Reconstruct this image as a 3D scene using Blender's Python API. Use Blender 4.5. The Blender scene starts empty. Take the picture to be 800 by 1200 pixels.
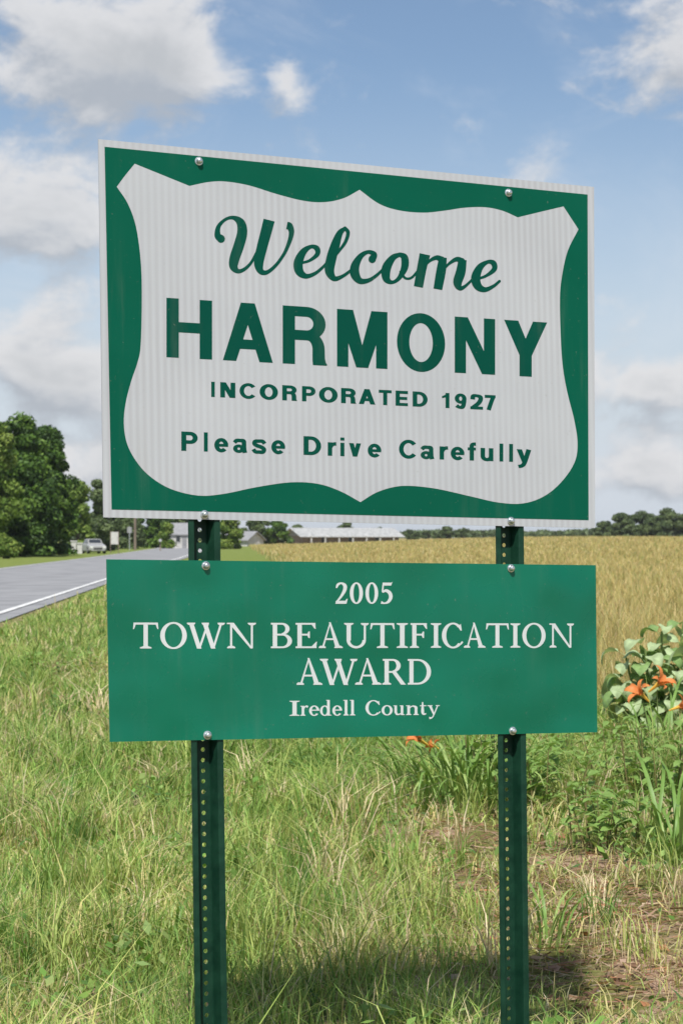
import bpy, bmesh, math, random
import numpy as np
from mathutils import Vector, Matrix
from mathutils.geometry import tessellate_polygon

random.seed(7)
rng = np.random.default_rng(11)
SC = bpy.context.scene
COL = SC.collection

# ------------------------------------------------------------------ camera
EYE = 1.45
F = 2322.0                       # focal length in photo pixels (800 x 1200)
HOR = 630.0                      # photo row of the horizon
PITCH = math.atan2(HOR - 600, F)
cam_d = bpy.data.cameras.new('camera')
cam = bpy.data.objects.new('camera', cam_d)
COL.objects.link(cam)
cam.location = (0, 0, EYE)
cam.rotation_euler = (math.pi / 2 + PITCH, 0, 0)
cam_d.sensor_fit = 'VERTICAL'
cam_d.sensor_height = 36.0
cam_d.lens = 36.0 * F / 1200
cam_d.clip_end = 6000
cam_d.dof.use_dof = True
cam_d.dof.focus_distance = 5.3
cam_d.dof.aperture_fstop = 13
SC.camera = cam

# ------------------------------------------------------------------ light
SUN_EL = math.radians(56)
S_H = Vector((-0.10, -0.995, 0)).normalized()
S_DIR = (S_H * math.cos(SUN_EL) + Vector((0, 0, math.sin(SUN_EL)))).normalized()
sun_d = bpy.data.lights.new('sun', 'SUN')
sun_d.energy = 4.6
sun_d.angle = math.radians(2.0)
sun_d.color = (1.0, 0.965, 0.90)
sun = bpy.data.objects.new('sun', sun_d)
COL.objects.link(sun)
sun.rotation_euler = S_DIR.to_track_quat('Z', 'Y').to_euler()
sun.location = S_DIR * 60

SC.view_settings.view_transform = 'Standard'
SC.view_settings.look = 'None'
SC.view_settings.gamma = 1.0
SC.view_settings.use_curve_mapping = False
SC.view_settings.exposure = 0.22


class NT:
    """small helper to wire node trees"""
    def __init__(self, tree):
        self.t = tree
        self.n = tree.nodes
        self.n.clear()

    def node(self, kind, **kw):
        n = self.n.new(kind)
        ins = kw.pop('ins', {})
        for k, v in kw.items():
            setattr(n, k, v)
        for k, v in ins.items():
            self.put(n, k, v)
        return n

    def put(self, n, k, v):
        s = n.inputs[k]
        if isinstance(v, bpy.types.NodeSocket):
            self.t.links.new(v, s)
        elif isinstance(v, bpy.types.Node):
            self.t.links.new(v.outputs[0], s)
        else:
            s.default_value = v

    def math(self, op, a, b=0.0, c=None, clamp=False):
        n = self.n.new('ShaderNodeMath')
        n.operation = op
        n.use_clamp = clamp
        self.put(n, 0, a)
        self.put(n, 1, b)
        if c is not None:
            self.put(n, 2, c)
        return n.outputs[0]

    def mix(self, fac, a, b, blend='MIX'):
        n = self.n.new('ShaderNodeMix')
        n.data_type = 'RGBA'
        n.blend_type = blend
        self.put(n, 0, fac)
        self.put(n, 6, a)
        self.put(n, 7, b)
        return n.outputs[2]

    def ramp(self, fac, stops, interp='LINEAR'):
        n = self.n.new('ShaderNodeValToRGB')
        r = n.color_ramp
        r.interpolation = interp
        while len(r.elements) < len(stops):
            r.elements.new(0.5)
        for e, (p, c) in zip(r.elements, stops):
            e.position = p
            e.color = c if len(c) == 4 else (*c, 1)
        self.put(n, 0, fac)
        return n.outputs[0]

    def smooth(self, v, lo, hi, a=0.0, b=1.0):
        n = self.n.new('ShaderNodeMapRange')
        n.interpolation_type = 'SMOOTHSTEP'
        self.put(n, 0, v)
        n.inputs[1].default_value = lo
        n.inputs[2].default_value = hi
        n.inputs[3].default_value = a
        n.inputs[4].default_value = b
        return n.outputs[0]


# sky: Nishita air with procedural cumulus over it (by direction, all round)
world = bpy.data.worlds.new('World')
SC.world = world
world.use_nodes = True
w = NT(world.node_tree)
SKY_STRENGTH = 0.098
sky = w.node('ShaderNodeTexSky', sky_type='NISHITA', sun_disc=False, sun_elevation=SUN_EL,
             sun_rotation=math.pi, air_density=1.0, dust_density=1.0, ozone_density=2.0, altitude=250)
tc = w.node('ShaderNodeTexCoord')
sep = w.node('ShaderNodeSeparateXYZ', ins={0: tc.outputs['Generated']})
X, Y, Z = sep.outputs
az = w.math('MULTIPLY', w.math('ARCTAN2', X, Y), 57.29578)      # degrees right of +Y
el = w.math('MULTIPLY', w.math('ARCSINE', Z), 57.29578)         # degrees above horizon
comb = w.node('ShaderNodeCombineXYZ', ins={0: w.math('MULTIPLY', az, 0.1), 1: w.math('MULTIPLY', el, 0.145), 2: 0.0})


def fbm(vec, scale, detail, rough, off=(0, 0, 0), dist=0.0):
    m = w.node('ShaderNodeVectorMath', operation='ADD', ins={0: vec, 1: off})
    n = w.node('ShaderNodeTexNoise', noise_dimensions='3D',
               ins={'Vector': m.outputs[0], 'Scale': scale, 'Detail': detail, 'Roughness': rough, 'Distortion': dist})
    return n.outputs[0]


def deg(px, py):
    return math.degrees(math.atan((px - 400) / F)), math.degrees(math.atan((HOR - py) / F))


# cumulus banks standing over the fields: (az, el, width, height) in degrees + strength
banks = [(*deg(125, 40), 3.2, 2.0, 1.15), (*deg(205, 85), 1.6, 1.1, .7), (*deg(40, 250), 2.4, 1.5, 1.15),
         (*deg(337, 100), .6, .8, .38), (*deg(815, 35), 2.5, 2.4, .8), (*deg(765, 450), 2.2, 1.1, 1.05), (*deg(735, 550), 3.0, .9, .95),
         (*deg(95, 450), 2.0, 1.1, 1.05), (*deg(20, 400), 2.6, 1.6, .65), (*deg(60, 540), 3.0, .9, .8), (*deg(400, 540), 5, 1.2, .6),
         ]


def bank_field(dx, dy):
    tot = None
    for (a, e, sx, sy, amp) in banks:
        u = w.math('DIVIDE', w.math('SUBTRACT', az, a + dx), sx)
        v = w.math('DIVIDE', w.math('SUBTRACT', el, e + dy), sy)
        r2 = w.math('ADD', w.math('MULTIPLY', u, u), w.math('MULTIPLY', v, v))
        g = w.math('MULTIPLY', w.math('POWER', 2.7183, w.math('MULTIPLY', r2, -1.0)), amp)
        tot = g if tot is None else w.math('ADD', tot, g)
    return tot


broad = fbm(comb.outputs[0], 0.55, 2, .5, (3.1, 7.7, 0))
outside = w.smooth(broad, .46, .66, 0.0, .75)
far_side = w.smooth(w.math('ABSOLUTE', az), 11, 20)
high = w.smooth(el, 17, 24)
outside = w.math('MULTIPLY', outside, w.math('MAXIMUM', far_side, high))


def cloud(dx, dy):
    n1 = fbm(comb.outputs[0], 3.6, 8, .58, (-dx * .1, -dy * .145, 1.3), .25)
    b = w.math('ADD', bank_field(dx, dy), outside)
    return w.math('ADD', b, w.math('MULTIPLY', w.math('SUBTRACT', n1, .5), 2.25))


c0 = cloud(0, 0)
c1 = cloud(-.25, -.8)
dens = w.smooth(c0, .20, .78)
wisp = w.smooth(fbm(comb.outputs[0], 1.6, 6, .62, (9, 2, 4), .8), .47, .80, 0, .30)
lit = w.math('SUBTRACT', c0, c1)
lit = w.smooth(lit, -.5, .38)
core = w.smooth(c0, .6, 1.7)
cl_white = w.mix(core, (.66, .66, .67, 1), (.465, .48, .50, 1))
cl_grey = (.385, .415, .46, 1)
cl_col = w.mix(lit, cl_grey, cl_white)
skyc = w.node('ShaderNodeVectorMath', operation='SCALE', ins={0: sky.outputs[0], 'Scale': SKY_STRENGTH})
# humid summer air: the blue is pale and turns milky toward the horizon
milk = w.smooth(el, 14, 0.5, .0, .92)
air = w.mix(milk, skyc.outputs[0], (.55, .60, .67, 1))
air = w.mix(wisp, air, (.62, .66, .72, 1))
final = w.mix(w.math('MULTIPLY', dens, .93), air, cl_col)
bg = w.node('ShaderNodeBackground', ins={0: final, 1: 1.0})
wo = w.node('ShaderNodeOutputWorld', ins={0: bg.outputs[0]})
world.cycles.sampling_method = 'MANUAL'
world.cycles.sample_map_resolution = 512

# ------------------------------------------------------------------ helpers


def mat(name, color=(.5, .5, .5), rough=.6, metal=0.0, spec=.5):
    m = bpy.data.materials.new(name)
    m.use_nodes = True
    t = NT(m.node_tree)
    b = t.node('ShaderNodeBsdfPrincipled')
    t.put(b, 'Base Color', (*color, 1) if not isinstance(color, bpy.types.NodeSocket) else color)
    t.put(b, 'Roughness', rough)
    t.put(b, 'Metallic', metal)
    t.put(b, 'Specular IOR Level', spec)
    o = t.node('ShaderNodeOutputMaterial', ins={0: b.outputs[0]})
    return m, t, b, o


def noisy(name, c1, c2, scale=20, detail=5, rough=.7, metal=0, bump=0.0, lo=.35, hi=.65, spec=.4, bscale=None, stretch=(1, 1, 1)):
    m, t, b, o = mat(name, c1, rough, metal, spec)
    co = t.node('ShaderNodeTexCoord')
    mp = t.node('ShaderNodeMapping', ins={0: co.outputs['Object']})
    mp.inputs['Scale'].default_value = stretch
    n = t.node('ShaderNodeTexNoise', ins={'Vector': mp.outputs[0], 'Scale': scale, 'Detail': detail, 'Roughness': .6})
    t.put(b, 'Base Color', t.ramp(n.outputs[0], [(lo, c1), (hi, c2)]))
    if bump:
        n2 = t.node('ShaderNodeTexNoise', ins={'Vector': mp.outputs[0], 'Scale': bscale or scale * 3, 'Detail': 4})
        bp = t.node('ShaderNodeBump', ins={'Strength': bump, 'Distance': .02, 'Height': n2.outputs[0]})
        t.put(b, 'Normal', bp.outputs[0])
    return m


def mesh_obj(name, verts, faces, m, parent=None, origin=(0, 0, 0), smooth=False, col=None):
    """verts / faces in world space; origin is the parent's (or object's) world location"""
    v = np.asarray(verts, dtype=np.float64) - np.asarray(origin)
    me = bpy.data.meshes.new(name)
    me.from_pydata(v.tolist(), [], [list(f) for f in faces])
    me.update()
    if smooth:
        me.polygons.foreach_set('use_smooth', [True] * len(me.polygons))
    me.materials.append(m)
    o = bpy.data.objects.new(name, me)
    COL.objects.link(o)
    if parent is not None:
        o.parent = parent
    else:
        o.location = origin
    return o


def mesh_np(name, V, loops, starts, totals, m, cols=None, smooth=False):
    me = bpy.data.meshes.new(name)
    me.vertices.add(len(V))
    me.vertices.foreach_set('co', np.asarray(V, dtype=np.float32).ravel())
    me.loops.add(len(loops))
    me.loops.foreach_set('vertex_index', np.asarray(loops, dtype=np.int32))
    me.polygons.add(len(starts))
    me.polygons.foreach_set('loop_start', np.asarray(starts, dtype=np.int32))
    me.polygons.foreach_set('loop_total', np.asarray(totals, dtype=np.int32))
    if cols is not None:
        a = me.color_attributes.new('tint', 'FLOAT_COLOR', 'POINT')
        c4 = np.ones((len(V), 4), dtype=np.float32)
        c4[:, :3] = cols
        a.data.foreach_set('color', c4.ravel())
    me.update(calc_edges=True)
    if smooth:
        me.polygons.foreach_set('use_smooth', np.ones(len(starts), dtype=bool))
    me.materials.append(m)
    return me


def tag(o, label=None, cat=None, group=None, kind=None):
    if label:
        o['label'] = label
    if cat:
        o['category'] = cat
    if group:
        o['group'] = group
    if kind:
        o['kind'] = kind
    return o


def empty(name, loc, label, cat, group=None):
    o = bpy.data.objects.new(name, None)
    o.location = loc
    o.empty_display_size = .2
    COL.objects.link(o)
    return tag(o, label, cat, group)


def box(x0, y0, z0, x1, y1, z1):
    v = [(x0, y0, z0), (x1, y0, z0), (x1, y1, z0), (x0, y1, z0), (x0, y0, z1), (x1, y0, z1), (x1, y1, z1), (x0, y1, z1)]
    f = [(0, 3, 2, 1), (4, 5, 6, 7), (0, 1, 5, 4), (1, 2, 6, 5), (2, 3, 7, 6), (3, 0, 4, 7)]
    return v, f


def join(parts):
    V, Fc = [], []
    for v, f in parts:
        k = len(V)
        V += list(v)
        Fc += [tuple(i + k for i in q) for q in f]
    return V, Fc


def xform(vf, ang=0, off=(0, 0, 0)):
    c, s = math.cos(ang), math.sin(ang)
    return [(x * c - y * s + off[0], x * s + y * c + off[1], z + off[2]) for x, y, z in vf[0]], vf[1]


def tube(pts, radii, n=8, caps=True):
    V, Fc = [], []
    pts = [Vector(p) for p in pts]
    for i, p in enumerate(pts):
        d = (pts[min(i + 1, len(pts) - 1)] - pts[max(i - 1, 0)])
        d = d.normalized() if d.length > 1e-9 else Vector((0, 0, 1))
        a = d.orthogonal().normalized() if i == 0 else (a - d * a.dot(d)).normalized()
        b = d.cross(a)
        for k in range(n):
            t = 2 * math.pi * k / n
            V.append(tuple(p + (a * math.cos(t) + b * math.sin(t)) * radii[i]))
    for i in range(len(pts) - 1):
        for k in range(n):
            Fc.append((i * n + k, i * n + (k + 1) % n, (i + 1) * n + (k + 1) % n, (i + 1) * n + k))
    if caps:
        Fc.append(tuple(range(n))[::-1])
        Fc.append(tuple(range((len(pts) - 1) * n, len(pts) * n)))
    return V, Fc


def smst(x, a, b):
    t = np.clip((x - a) / (b - a), 0, 1)
    return t * t * (3 - 2 * t)


LAT = rng.random((64, 64))


def vnoise(x, y):
    xi, yi = np.floor(x).astype(int), np.floor(y).astype(int)
    fx, fy = x - xi, y - yi
    fx, fy = fx * fx * (3 - 2 * fx), fy * fy * (3 - 2 * fy)
    g = lambda i, j: LAT[i % 64, j % 64]
    return (g(xi, yi) * (1 - fx) + g(xi + 1, yi) * fx) * (1 - fy) + (g(xi, yi + 1) * (1 - fx) + g(xi + 1, yi + 1) * fx) * fy


def fnoise(x, y):
    return (vnoise(x, y) * .5 + vnoise(x * 2.1 + 5, y * 2.1 + 9) * .3 + vnoise(x * 4.3 + 15, y * 4.3 + 3) * .2)


# ------------------------------------------------------------------ terrain
def road_edge(y):           # x of the near pavement edge line
    return np.interp(y, [-60, 37, 66, 95, 133, 185, 260, 420], [-1.2, -6.4, -7.95, -9.35, -11.0, -13.6, -17.8, -29])


def field_edge(y):          # verge ends, hay field begins
    return 3.1 - .055 * np.asarray(y, float)


ROAD_W = 6.3


def height(x, y):
    x = np.asarray(x, float)
    y = np.asarray(y, float)
    h = 1.22 * smst(y, 50, 280) * smst(x, -14 - .01 * y, 34)
    h = h * (1 - smst(y, 900, 2500) * .9)
    bank = .10 * (fnoise(x * .35 + 3, y * .35) - .5) * smst(x - road_edge(y), 1.2, 3.5) * (1 - smst(y, 60, 120))
    far = x - (road_edge(y) - ROAD_W)
    bank2 = -.10 * smst(-far, .6, 2.5) * (1 - smst(-far, 4, 9))
    return h + bank + bank2


def ground_pt(px, py):
    d = EYE * F / (py - HOR)
    for _ in range(6):
        x = (px - 400) / F * d
        d = (EYE - float(height(x, d))) * F / (py - HOR)
    return (px - 400) / F * d, d


def at(px, d):
    x = (px - 400) / F * d
    return x, d, float(height(x, d))


# ground sheet: finer grid near, coarse to the horizon
ys = np.concatenate([np.linspace(-40, 0, 9), np.arange(1, 30, .7), np.linspace(30, 120, 40), np.linspace(130, 420, 36), np.geomspace(450, 4500, 22)])
xs = np.concatenate([-np.geomspace(40, 3000, 20)[::-1], np.arange(-36, -12, 1.5), np.arange(-12, 14, .7), np.linspace(15, 60, 24), np.geomspace(70, 3000, 18)])
GX, GY = np.meshgrid(xs, ys)
GZ = height(GX, GY)
V = np.stack([GX, GY, GZ], -1).reshape(-1, 3)
nx, ny = len(xs), len(ys)
idx = np.arange(nx * ny).reshape(ny, nx)
quads = np.stack([idx[:-1, :-1], idx[:-1, 1:], idx[1:, 1:], idx[1:, :-1]], -1).reshape(-1, 4)

gm, t, b, o = mat('ground_soil', rough=.95, spec=.1)
geo = t.node('ShaderNodeNewGeometry')
sp = t.node('ShaderNodeSeparateXYZ', ins={0: geo.outputs['Position']})
fe = t.math('SUBTRACT', 3.1, t.math('MULTIPLY', sp.outputs[1], .055))
side = t.math('SUBTRACT', sp.outputs[0], fe)
nb = t.node('ShaderNodeTexNoise', ins={'Vector': geo.outputs['Position'], 'Scale': .6, 'Detail': 4})
side = t.math('ADD', side, t.math('MULTIPLY', t.math('SUBTRACT', nb.outputs[0], .5), 3.0))
is_field = t.smooth(side, -.6, .9)
n1 = t.node('ShaderNodeTexNoise', ins={'Vector': geo.outputs['Position'], 'Scale': 2.2, 'Detail': 7, 'Roughness': .65})
n2 = t.node('ShaderNodeTexNoise', ins={'Vector': geo.outputs['Position'], 'Scale': 28, 'Detail': 5, 'Roughness': .7})
soil = t.ramp(n2.outputs[0], [(.30, (.15, .085, .055)), (.48, (.36, .235, .165)), (.70, (.52, .385, .285))])
thatch = t.ramp(n2.outputs[0], [(.3, (.06, .07, .02)), (.5, (.15, .155, .045)), (.7, (.28, .25, .10))])
verge = t.mix(t.smooth(n1.outputs[0], .48, .62), thatch, soil)
far_v = t.smooth(sp.outputs[1], 30, 60)
lawn = t.ramp(n1.outputs[0], [(.3, (.12, .17, .035)), (.7, (.22, .25, .065))])
verge = t.mix(far_v, verge, lawn)
mp = t.node('ShaderNodeMapping', ins={0: geo.outputs['Position']})
mp.inputs['Scale'].default_value = (.05, .16, .05)
n3 = t.node('ShaderNodeTexNoise', ins={'Vector': mp.outputs[0], 'Scale': 1.0, 'Detail': 8, 'Roughness': .7})
hay = t.ramp(n3.outputs[0], [(.32, (.23, .21, .085)), (.46, (.315, .265, .105)), (.58, (.37, .295, .125)), (.72, (.32, .285, .11))])
n4 = t.node('ShaderNodeTexNoise', ins={'Vector': geo.outputs['Position'], 'Scale': 1.6, 'Detail': 6, 'Roughness': .75})
hay = t.mix(.45, hay, t.ramp(n4.outputs[0], [(.3, (.16, .14, .055)), (.7, (.36, .30, .14))]))
base = t.mix(is_field, verge, hay)
t.put(b, 'Base Color', base)
bp = t.node('ShaderNodeBump', ins={'Strength': .7, 'Distance': .03, 'Height': n2.outputs[0]})
t.put(b, 'Normal', bp.outputs[0])
me = mesh_np('ground', V, quads.ravel(), np.arange(len(quads)) * 4, np.full(len(quads), 4), gm, smooth=True)
ground = bpy.data.objects.new('ground', me)
COL.objects.link(ground)
tag(ground, 'grassy roadside ground running into a dry hay field', 'ground', kind='structure')

# ------------------------------------------------------------------ road
am, t, b, o = mat('asphalt', rough=.82, spec=.35)
geo = t.node('ShaderNodeNewGeometry')
na = t.node('ShaderNodeTexNoise', ins={'Vector': geo.outputs['Position'], 'Scale': 60, 'Detail': 4})
nb = t.node('ShaderNodeTexNoise', ins={'Vector': geo.outputs['Position'], 'Scale': .7, 'Detail': 5})
ca = t.ramp(na.outputs[0], [(.3, (.19, .19, .195)), (.7, (.31, .31, .315))])
cb = t.ramp(nb.outputs[0], [(.35, (.17, .17, .175)), (.48, (.25, .25, .255)), (.65, (.31, .31, .315))])
t.put(b, 'Base Color', t.mix(.55, ca, cb))
bp = t.node('ShaderNodeBump', ins={'Strength': .4, 'Distance': .01, 'Height': na.outputs[0]})
t.put(b, 'Normal', bp.outputs[0])


def ribbon(name, off0, off1, z, m, y0=-40, y1=400, parent=None, dash=None):
    yy = np.arange(y0, y1 + .1, 4.0)
    V, Fc = [], []
    for i, y in enumerate(yy):
        e = float(road_edge(y))
        for k in (off0, off1):
            x = e + k
            crown = .05 * (1 - min(1, abs(k + ROAD_W / 2) / (ROAD_W / 2 + .5)) ** 2)
            V.append((x, y, float(height(x, y)) + z + crown))
    for i in range(len(yy) - 1):
        if dash and (i % dash):
            continue
        Fc.append((2 * i, 2 * i + 1, 2 * i + 3, 2 * i + 2))
    return mesh_obj(name, V, Fc, m, parent)


road = ribbon('road', -ROAD_W - .45, .45, .02, am)
tag(road, 'grey asphalt two-lane road with white edge lines', 'road', kind='structure')
wm = noisy('road_paint', (.36, .36, .35), (.74, .74, .72), 5, rough=.7, lo=.36, hi=.52)
ribbon('edge_line', -.07, .07, .026, wm, parent=road)
ribbon('edge_line', -ROAD_W - .07, -ROAD_W + .07, .026, wm, parent=road)

# ------------------------------------------------------------------ the town sign
R3 = np.array([[0.912, -0.4102, -0.0079], [0.41, 0.9104, 0.0552], [-0.0155, -0.0536, 0.9984]])
T3 = np.array([0.0497, 5.0031, 0.4931 + EYE])
UX, UN, UZ = R3[:, 0], R3[:, 1], R3[:, 2]      # along the panel, into its back, up


def plane(px, py):
    """photo point -> (u, v) metres on the sign's face"""
    x, z = (px - 400) / F, (600 - py) / F
    d = np.array([x, math.cos(PITCH) - z * math.sin(PITCH), math.sin(PITCH) + z * math.cos(PITCH)])
    q = T3 - np.array([0, 0, EYE])
    P = d * ((q @ UN) / (d @ UN)) - q
    return float(P @ UX), float(P @ UZ)


def pt(u, v, n=0.0):
    """panel coordinates -> world; n is metres proud of the face (toward the viewer)"""
    return T3 + UX * u + UZ * v - UN * n


BASE = T3 - UZ * (T3[2] / UZ[2])
BASE[2] = 0.0
sign = empty('town_sign', tuple(BASE), 'green and white HARMONY welcome sign with award panel on two perforated steel posts', 'sign')


# materials of the sign
def sheet(name, c1, c2, rough, stripe=0.0, warp=0.0, spec=.2, grime=.10):
    m, t, b, o = mat(name, c1, rough, spec=spec)
    co = t.node('ShaderNodeTexCoord')
    rot = t.node('ShaderNodeMapping', ins={0: co.outputs['Object']})
    rot.inputs['Rotation'].default_value = (0, 0, -math.atan2(UX[1], UX[0]))
    n = t.node('ShaderNodeTexNoise', ins={'Vector': co.outputs['Object'], 'Scale': 3.5, 'Detail': 5})
    c = t.ramp(n.outputs[0], [(.3, c1), (.7, c2)])
    if stripe:
        wv = t.node('ShaderNodeTexWave', wave_type='BANDS', bands_direction='X',
                    ins={'Vector': rot.outputs[0], 'Scale': 17.5, 'Distortion': .5, 'Detail': 1, 'Detail Scale': .4})
        n5 = t.node('ShaderNodeTexNoise', ins={'Vector': co.outputs['Object'], 'Scale': 2.2, 'Detail': 2})
        amt = t.math('MULTIPLY', t.smooth(n5.outputs[0], .3, .7, .35, 1.0), stripe)
        dark = t.mix(1.0, c, (.80, .77, .77, 1), 'MULTIPLY')
        c = t.mix(t.math('MULTIPLY', wv.outputs[1], amt), c, dark)
    gm_ = t.node('ShaderNodeMapping', ins={0: co.outputs['Object']})
    gm_.inputs['Scale'].default_value = (26, 26, 1.6)
    g1 = t.node('ShaderNodeTexNoise', ins={'Vector': gm_.outputs[0], 'Scale': 1.0, 'Detail': 5, 'Roughness': .6})
    g2 = t.node('ShaderNodeTexNoise', ins={'Vector': co.outputs['Object'], 'Scale': 1.7, 'Detail': 4})
    dirt = t.math('MULTIPLY', t.smooth(g1.outputs[0], .5, .78), t.smooth(g2.outputs[0], .42, .68))
    c = t.mix(t.math('MULTIPLY', dirt, grime), c, (.30, .29, .25, 1))
    g3 = t.node('ShaderNodeTexNoise', ins={'Vector': co.outputs['Object'], 'Scale': 95, 'Detail': 3, 'Roughness': .7})
    c = t.mix(t.math('MULTIPLY', t.smooth(g3.outputs[0], .66, .76), .35), c, (.24, .23, .19, 1))
    t.put(b, 'Base Color', c)
    n2 = t.node('ShaderNodeTexNoise', ins={'Vector': co.outputs['Object'], 'Scale': 2.4, 'Detail': 2})
    if warp:
        bp = t.node('ShaderNodeBump', ins={'Strength': min(warp, 1.0), 'Distance': .012 * max(1.0, warp), 'Height': n2.outputs[0]})
        t.put(b, 'Normal', bp.outputs[0])
    n3 = t.node('ShaderNodeTexNoise', ins={'Vector': co.outputs['Object'], 'Scale': 9, 'Detail': 6})
    t.put(b, 'Roughness', t.smooth(n3.outputs[0], .3, .7, rough - .06, rough + .1))
    return m


M_white = sheet('reflective_white', (.425, .44, .46), (.46, .475, .495), .42, stripe=.6, grime=.22)
M_white2 = sheet('lettering_white', (.53, .56, .56), (.60, .62, .62), .4)
M_green = sheet('sign_green', (.001, .082, .047), (.0015, .092, .054), .38, warp=.25, spec=.10)
M_green2 = sheet('award_green', (.0008, .122, .068), (.001, .150, .086), .26, warp=4.0, spec=.36, grime=.10)
M_ink = sheet('lettering_green', (.001, .058, .038), (.0015, .066, .044), .4, spec=.08)
M_post = noisy('post_green', (.004, .028, .0155), (.010, .048, .027), 22, rough=.45, bump=.05, spec=.25)
M_bolt = noisy('galvanised', (.55, .57, .57), (.72, .74, .74), 60, rough=.32, metal=.9)


def quad_sheet(name, corners, m, n_front, n_back, parent):
    """four (u,v) corners TL TR BR BL -> thin plate"""
    V = [pt(u, v, n_front) for u, v in corners] + [pt(u, v, n_back) for u, v in corners]
    Fc = [(3, 2, 1, 0), (4, 5, 6, 7), (0, 1, 5, 4), (1, 2, 6, 5), (2, 3, 7, 6), (3, 0, 4, 7)]
    return mesh_obj(name, V, Fc, m, parent, BASE)


up_out = [plane(*p) for p in [(115.5, 163), (695.5, 219), (696.7, 618.7), (121.5, 606.3)]]
up_in = [plane(*p) for p in [(122.8, 172), (687.8, 228), (689, 609.5), (131, 597)]]
lo_out = [plane(*p) for p in [(125, 655.5), (697.5, 662.3), (699.3, 858.2), (129, 869.5)]]

panel_a = quad_sheet('welcome_panel', up_out, M_white, 0.0, -.003, sign)
quad_sheet('green_field', up_in, M_green, .0006, .0001, panel_a)
panel_b = quad_sheet('award_panel', lo_out, M_green2, 0.0, -.003, sign)
tag(panel_a, 'white bordered panel with shield and green lettering')
tag(panel_b, 'plain green panel with white serif lettering')


def catmull(pts, n=8, closed=False):
    P = [np.array(p, float) for p in pts]
    out = []
    N = len(P)
    rngi = range(N if closed else N - 1)
    for i in rngi:
        p1, p2 = P[i], P[(i + 1) % N]
        p0 = P[i - 1] if (i > 0 or closed) else 2 * p1 - p2
        p3 = P[(i + 2) % N] if (i + 2 < N or closed) else 2 * p2 - p1
        for k in range(n):
            s = k / n
            out.append(.5 * ((2 * p1) + (-p0 + p2) * s + (2 * p0 - 5 * p1 + 4 * p2 - p3) * s * s + (-p0 + 3 * p1 - 3 * p2 + p3) * s ** 3))
    if not closed:
        out.append(P[-1])
    return out


# shield outline, corner to corner
seg = [
    [(158, 192), (190, 205), (222, 218)],
    [(222, 218), (244, 213.5), (264, 212.8), (292, 217.5), (324, 227.5), (356, 235.5), (380, 237), (402, 232.5), (421, 222.5)],
    [(421, 222.5), (444, 239), (468, 246.8), (496, 249.3), (520, 247), (544, 243.5), (568, 243), (588, 247), (606, 254.8)],
    [(606, 254.8), (632, 248.5), (659.5, 242)],
    [(659.5, 242), (668, 255), (677, 268.8)],
    [(677, 268.8), (664.5, 294), (658, 322), (655.3, 350), (656.5, 400), (659, 432), (664, 460), (672, 492), (676, 520), (672, 543), (656, 566),
     (636, 582), (612, 590), (584, 589), (552, 582), (512, 573), (480, 569.4), (460, 571), (440, 577.5), (422, 588.5)],
    [(422, 588.5), (398, 575.5), (372, 567), (340, 565.3), (300, 571), (262, 578.8), (232, 580.8), (200, 573), (176, 558.5), (160, 541), (149, 520),
     (145.2, 496), (147.5, 472), (153.5, 448), (161.5, 424), (165, 404), (166.3, 350), (165, 306), (159.5, 266), (150, 239), (137, 219)],
    [(137, 219), (147, 205.5), (158, 192)],
]
outline = []
for s_ in seg:
    outline += catmull(s_, 5)[:-1]
uv = [plane(*p) for p in outline]
tri = tessellate_polygon([[Vector((u, v, 0)) for u, v in uv]])
mesh_obj('shield', [pt(u, v, .0009) for u, v in uv], tri, M_white, panel_a, BASE)


# ---- lettering: outlines drawn as strokes in glyph space, then laid on the panel
class Ink:
    def __init__(self):
        self.V, self.F, self.k = [], [], 0

    def poly(self, pts):
        self.k += 1
        n = len(self.V)
        self.V += [(x, y, self.k) for x, y in pts]
        for tr in tessellate_polygon([[Vector((x, y, 0)) for x, y in pts]]):
            self.F.append(tuple(n + i for i in tr))

    def rect(self, x0, y0, x1, y1):
        self.poly([(x0, y0), (x1, y0), (x1, y1), (x0, y1)])

    def arc(self, cx, cy, rx, ry, a0, a1, tx, ty, n=None):
        self.k += 1
        n = n or max(8, int(abs(a1 - a0) / 9))
        b0 = len(self.V)
        for i in range(n + 1):
            a = math.radians(a0 + (a1 - a0) * i / n)
            c, s = math.cos(a), math.sin(a)
            self.V.append((cx + rx * c, cy + ry * s, self.k))
            self.V.append((cx + (rx - tx) * c, cy + (ry - ty) * s, self.k))
        for i in range(n):
            self.F.append((b0 + 2 * i, b0 + 2 * i + 2, b0 + 2 * i + 3, b0 + 2 * i + 1))

    def stroke(self, pts, wd, n=7, smooth=True, cap=False):
        self.k += 1
        if not hasattr(wd, '__len__'):
            wd = [wd] * len(pts)
        P = [(x, y, q) for (x, y), q in zip(pts, wd)]
        P = catmull(P, n) if smooth else [np.array(p, float) for p in P]
        b0 = len(self.V)
        m_ = len(P)
        for i, p in enumerate(P):
            d = P[min(i + 1, m_ - 1)] - P[max(i - 1, 0)]
            L = math.hypot(d[0], d[1]) or 1
            nx_, ny_ = -d[1] / L, d[0] / L
            h = max(p[2], .001) / 2
            z = self.k + i / m_
            self.V.append((p[0] + nx_ * h, p[1] + ny_ * h, z))
            self.V.append((p[0] - nx_ * h, p[1] - ny_ * h, z))
        for i in range(m_ - 1):
            self.F.append((b0 + 2 * i, b0 + 2 * i + 1, b0 + 2 * i + 3, b0 + 2 * i + 2))
        if cap:
            for p in (P[0], P[-1]):
                self.k += 1
                b1 = len(self.V)
                for j in range(12):
                    a = j * math.pi / 6
                    self.V.append((p[0] + p[2] / 2 * math.cos(a), p[1] + p[2] / 2 * math.sin(a), self.k))
                self.F.append(tuple(range(b1, b1 + 12)))


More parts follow.
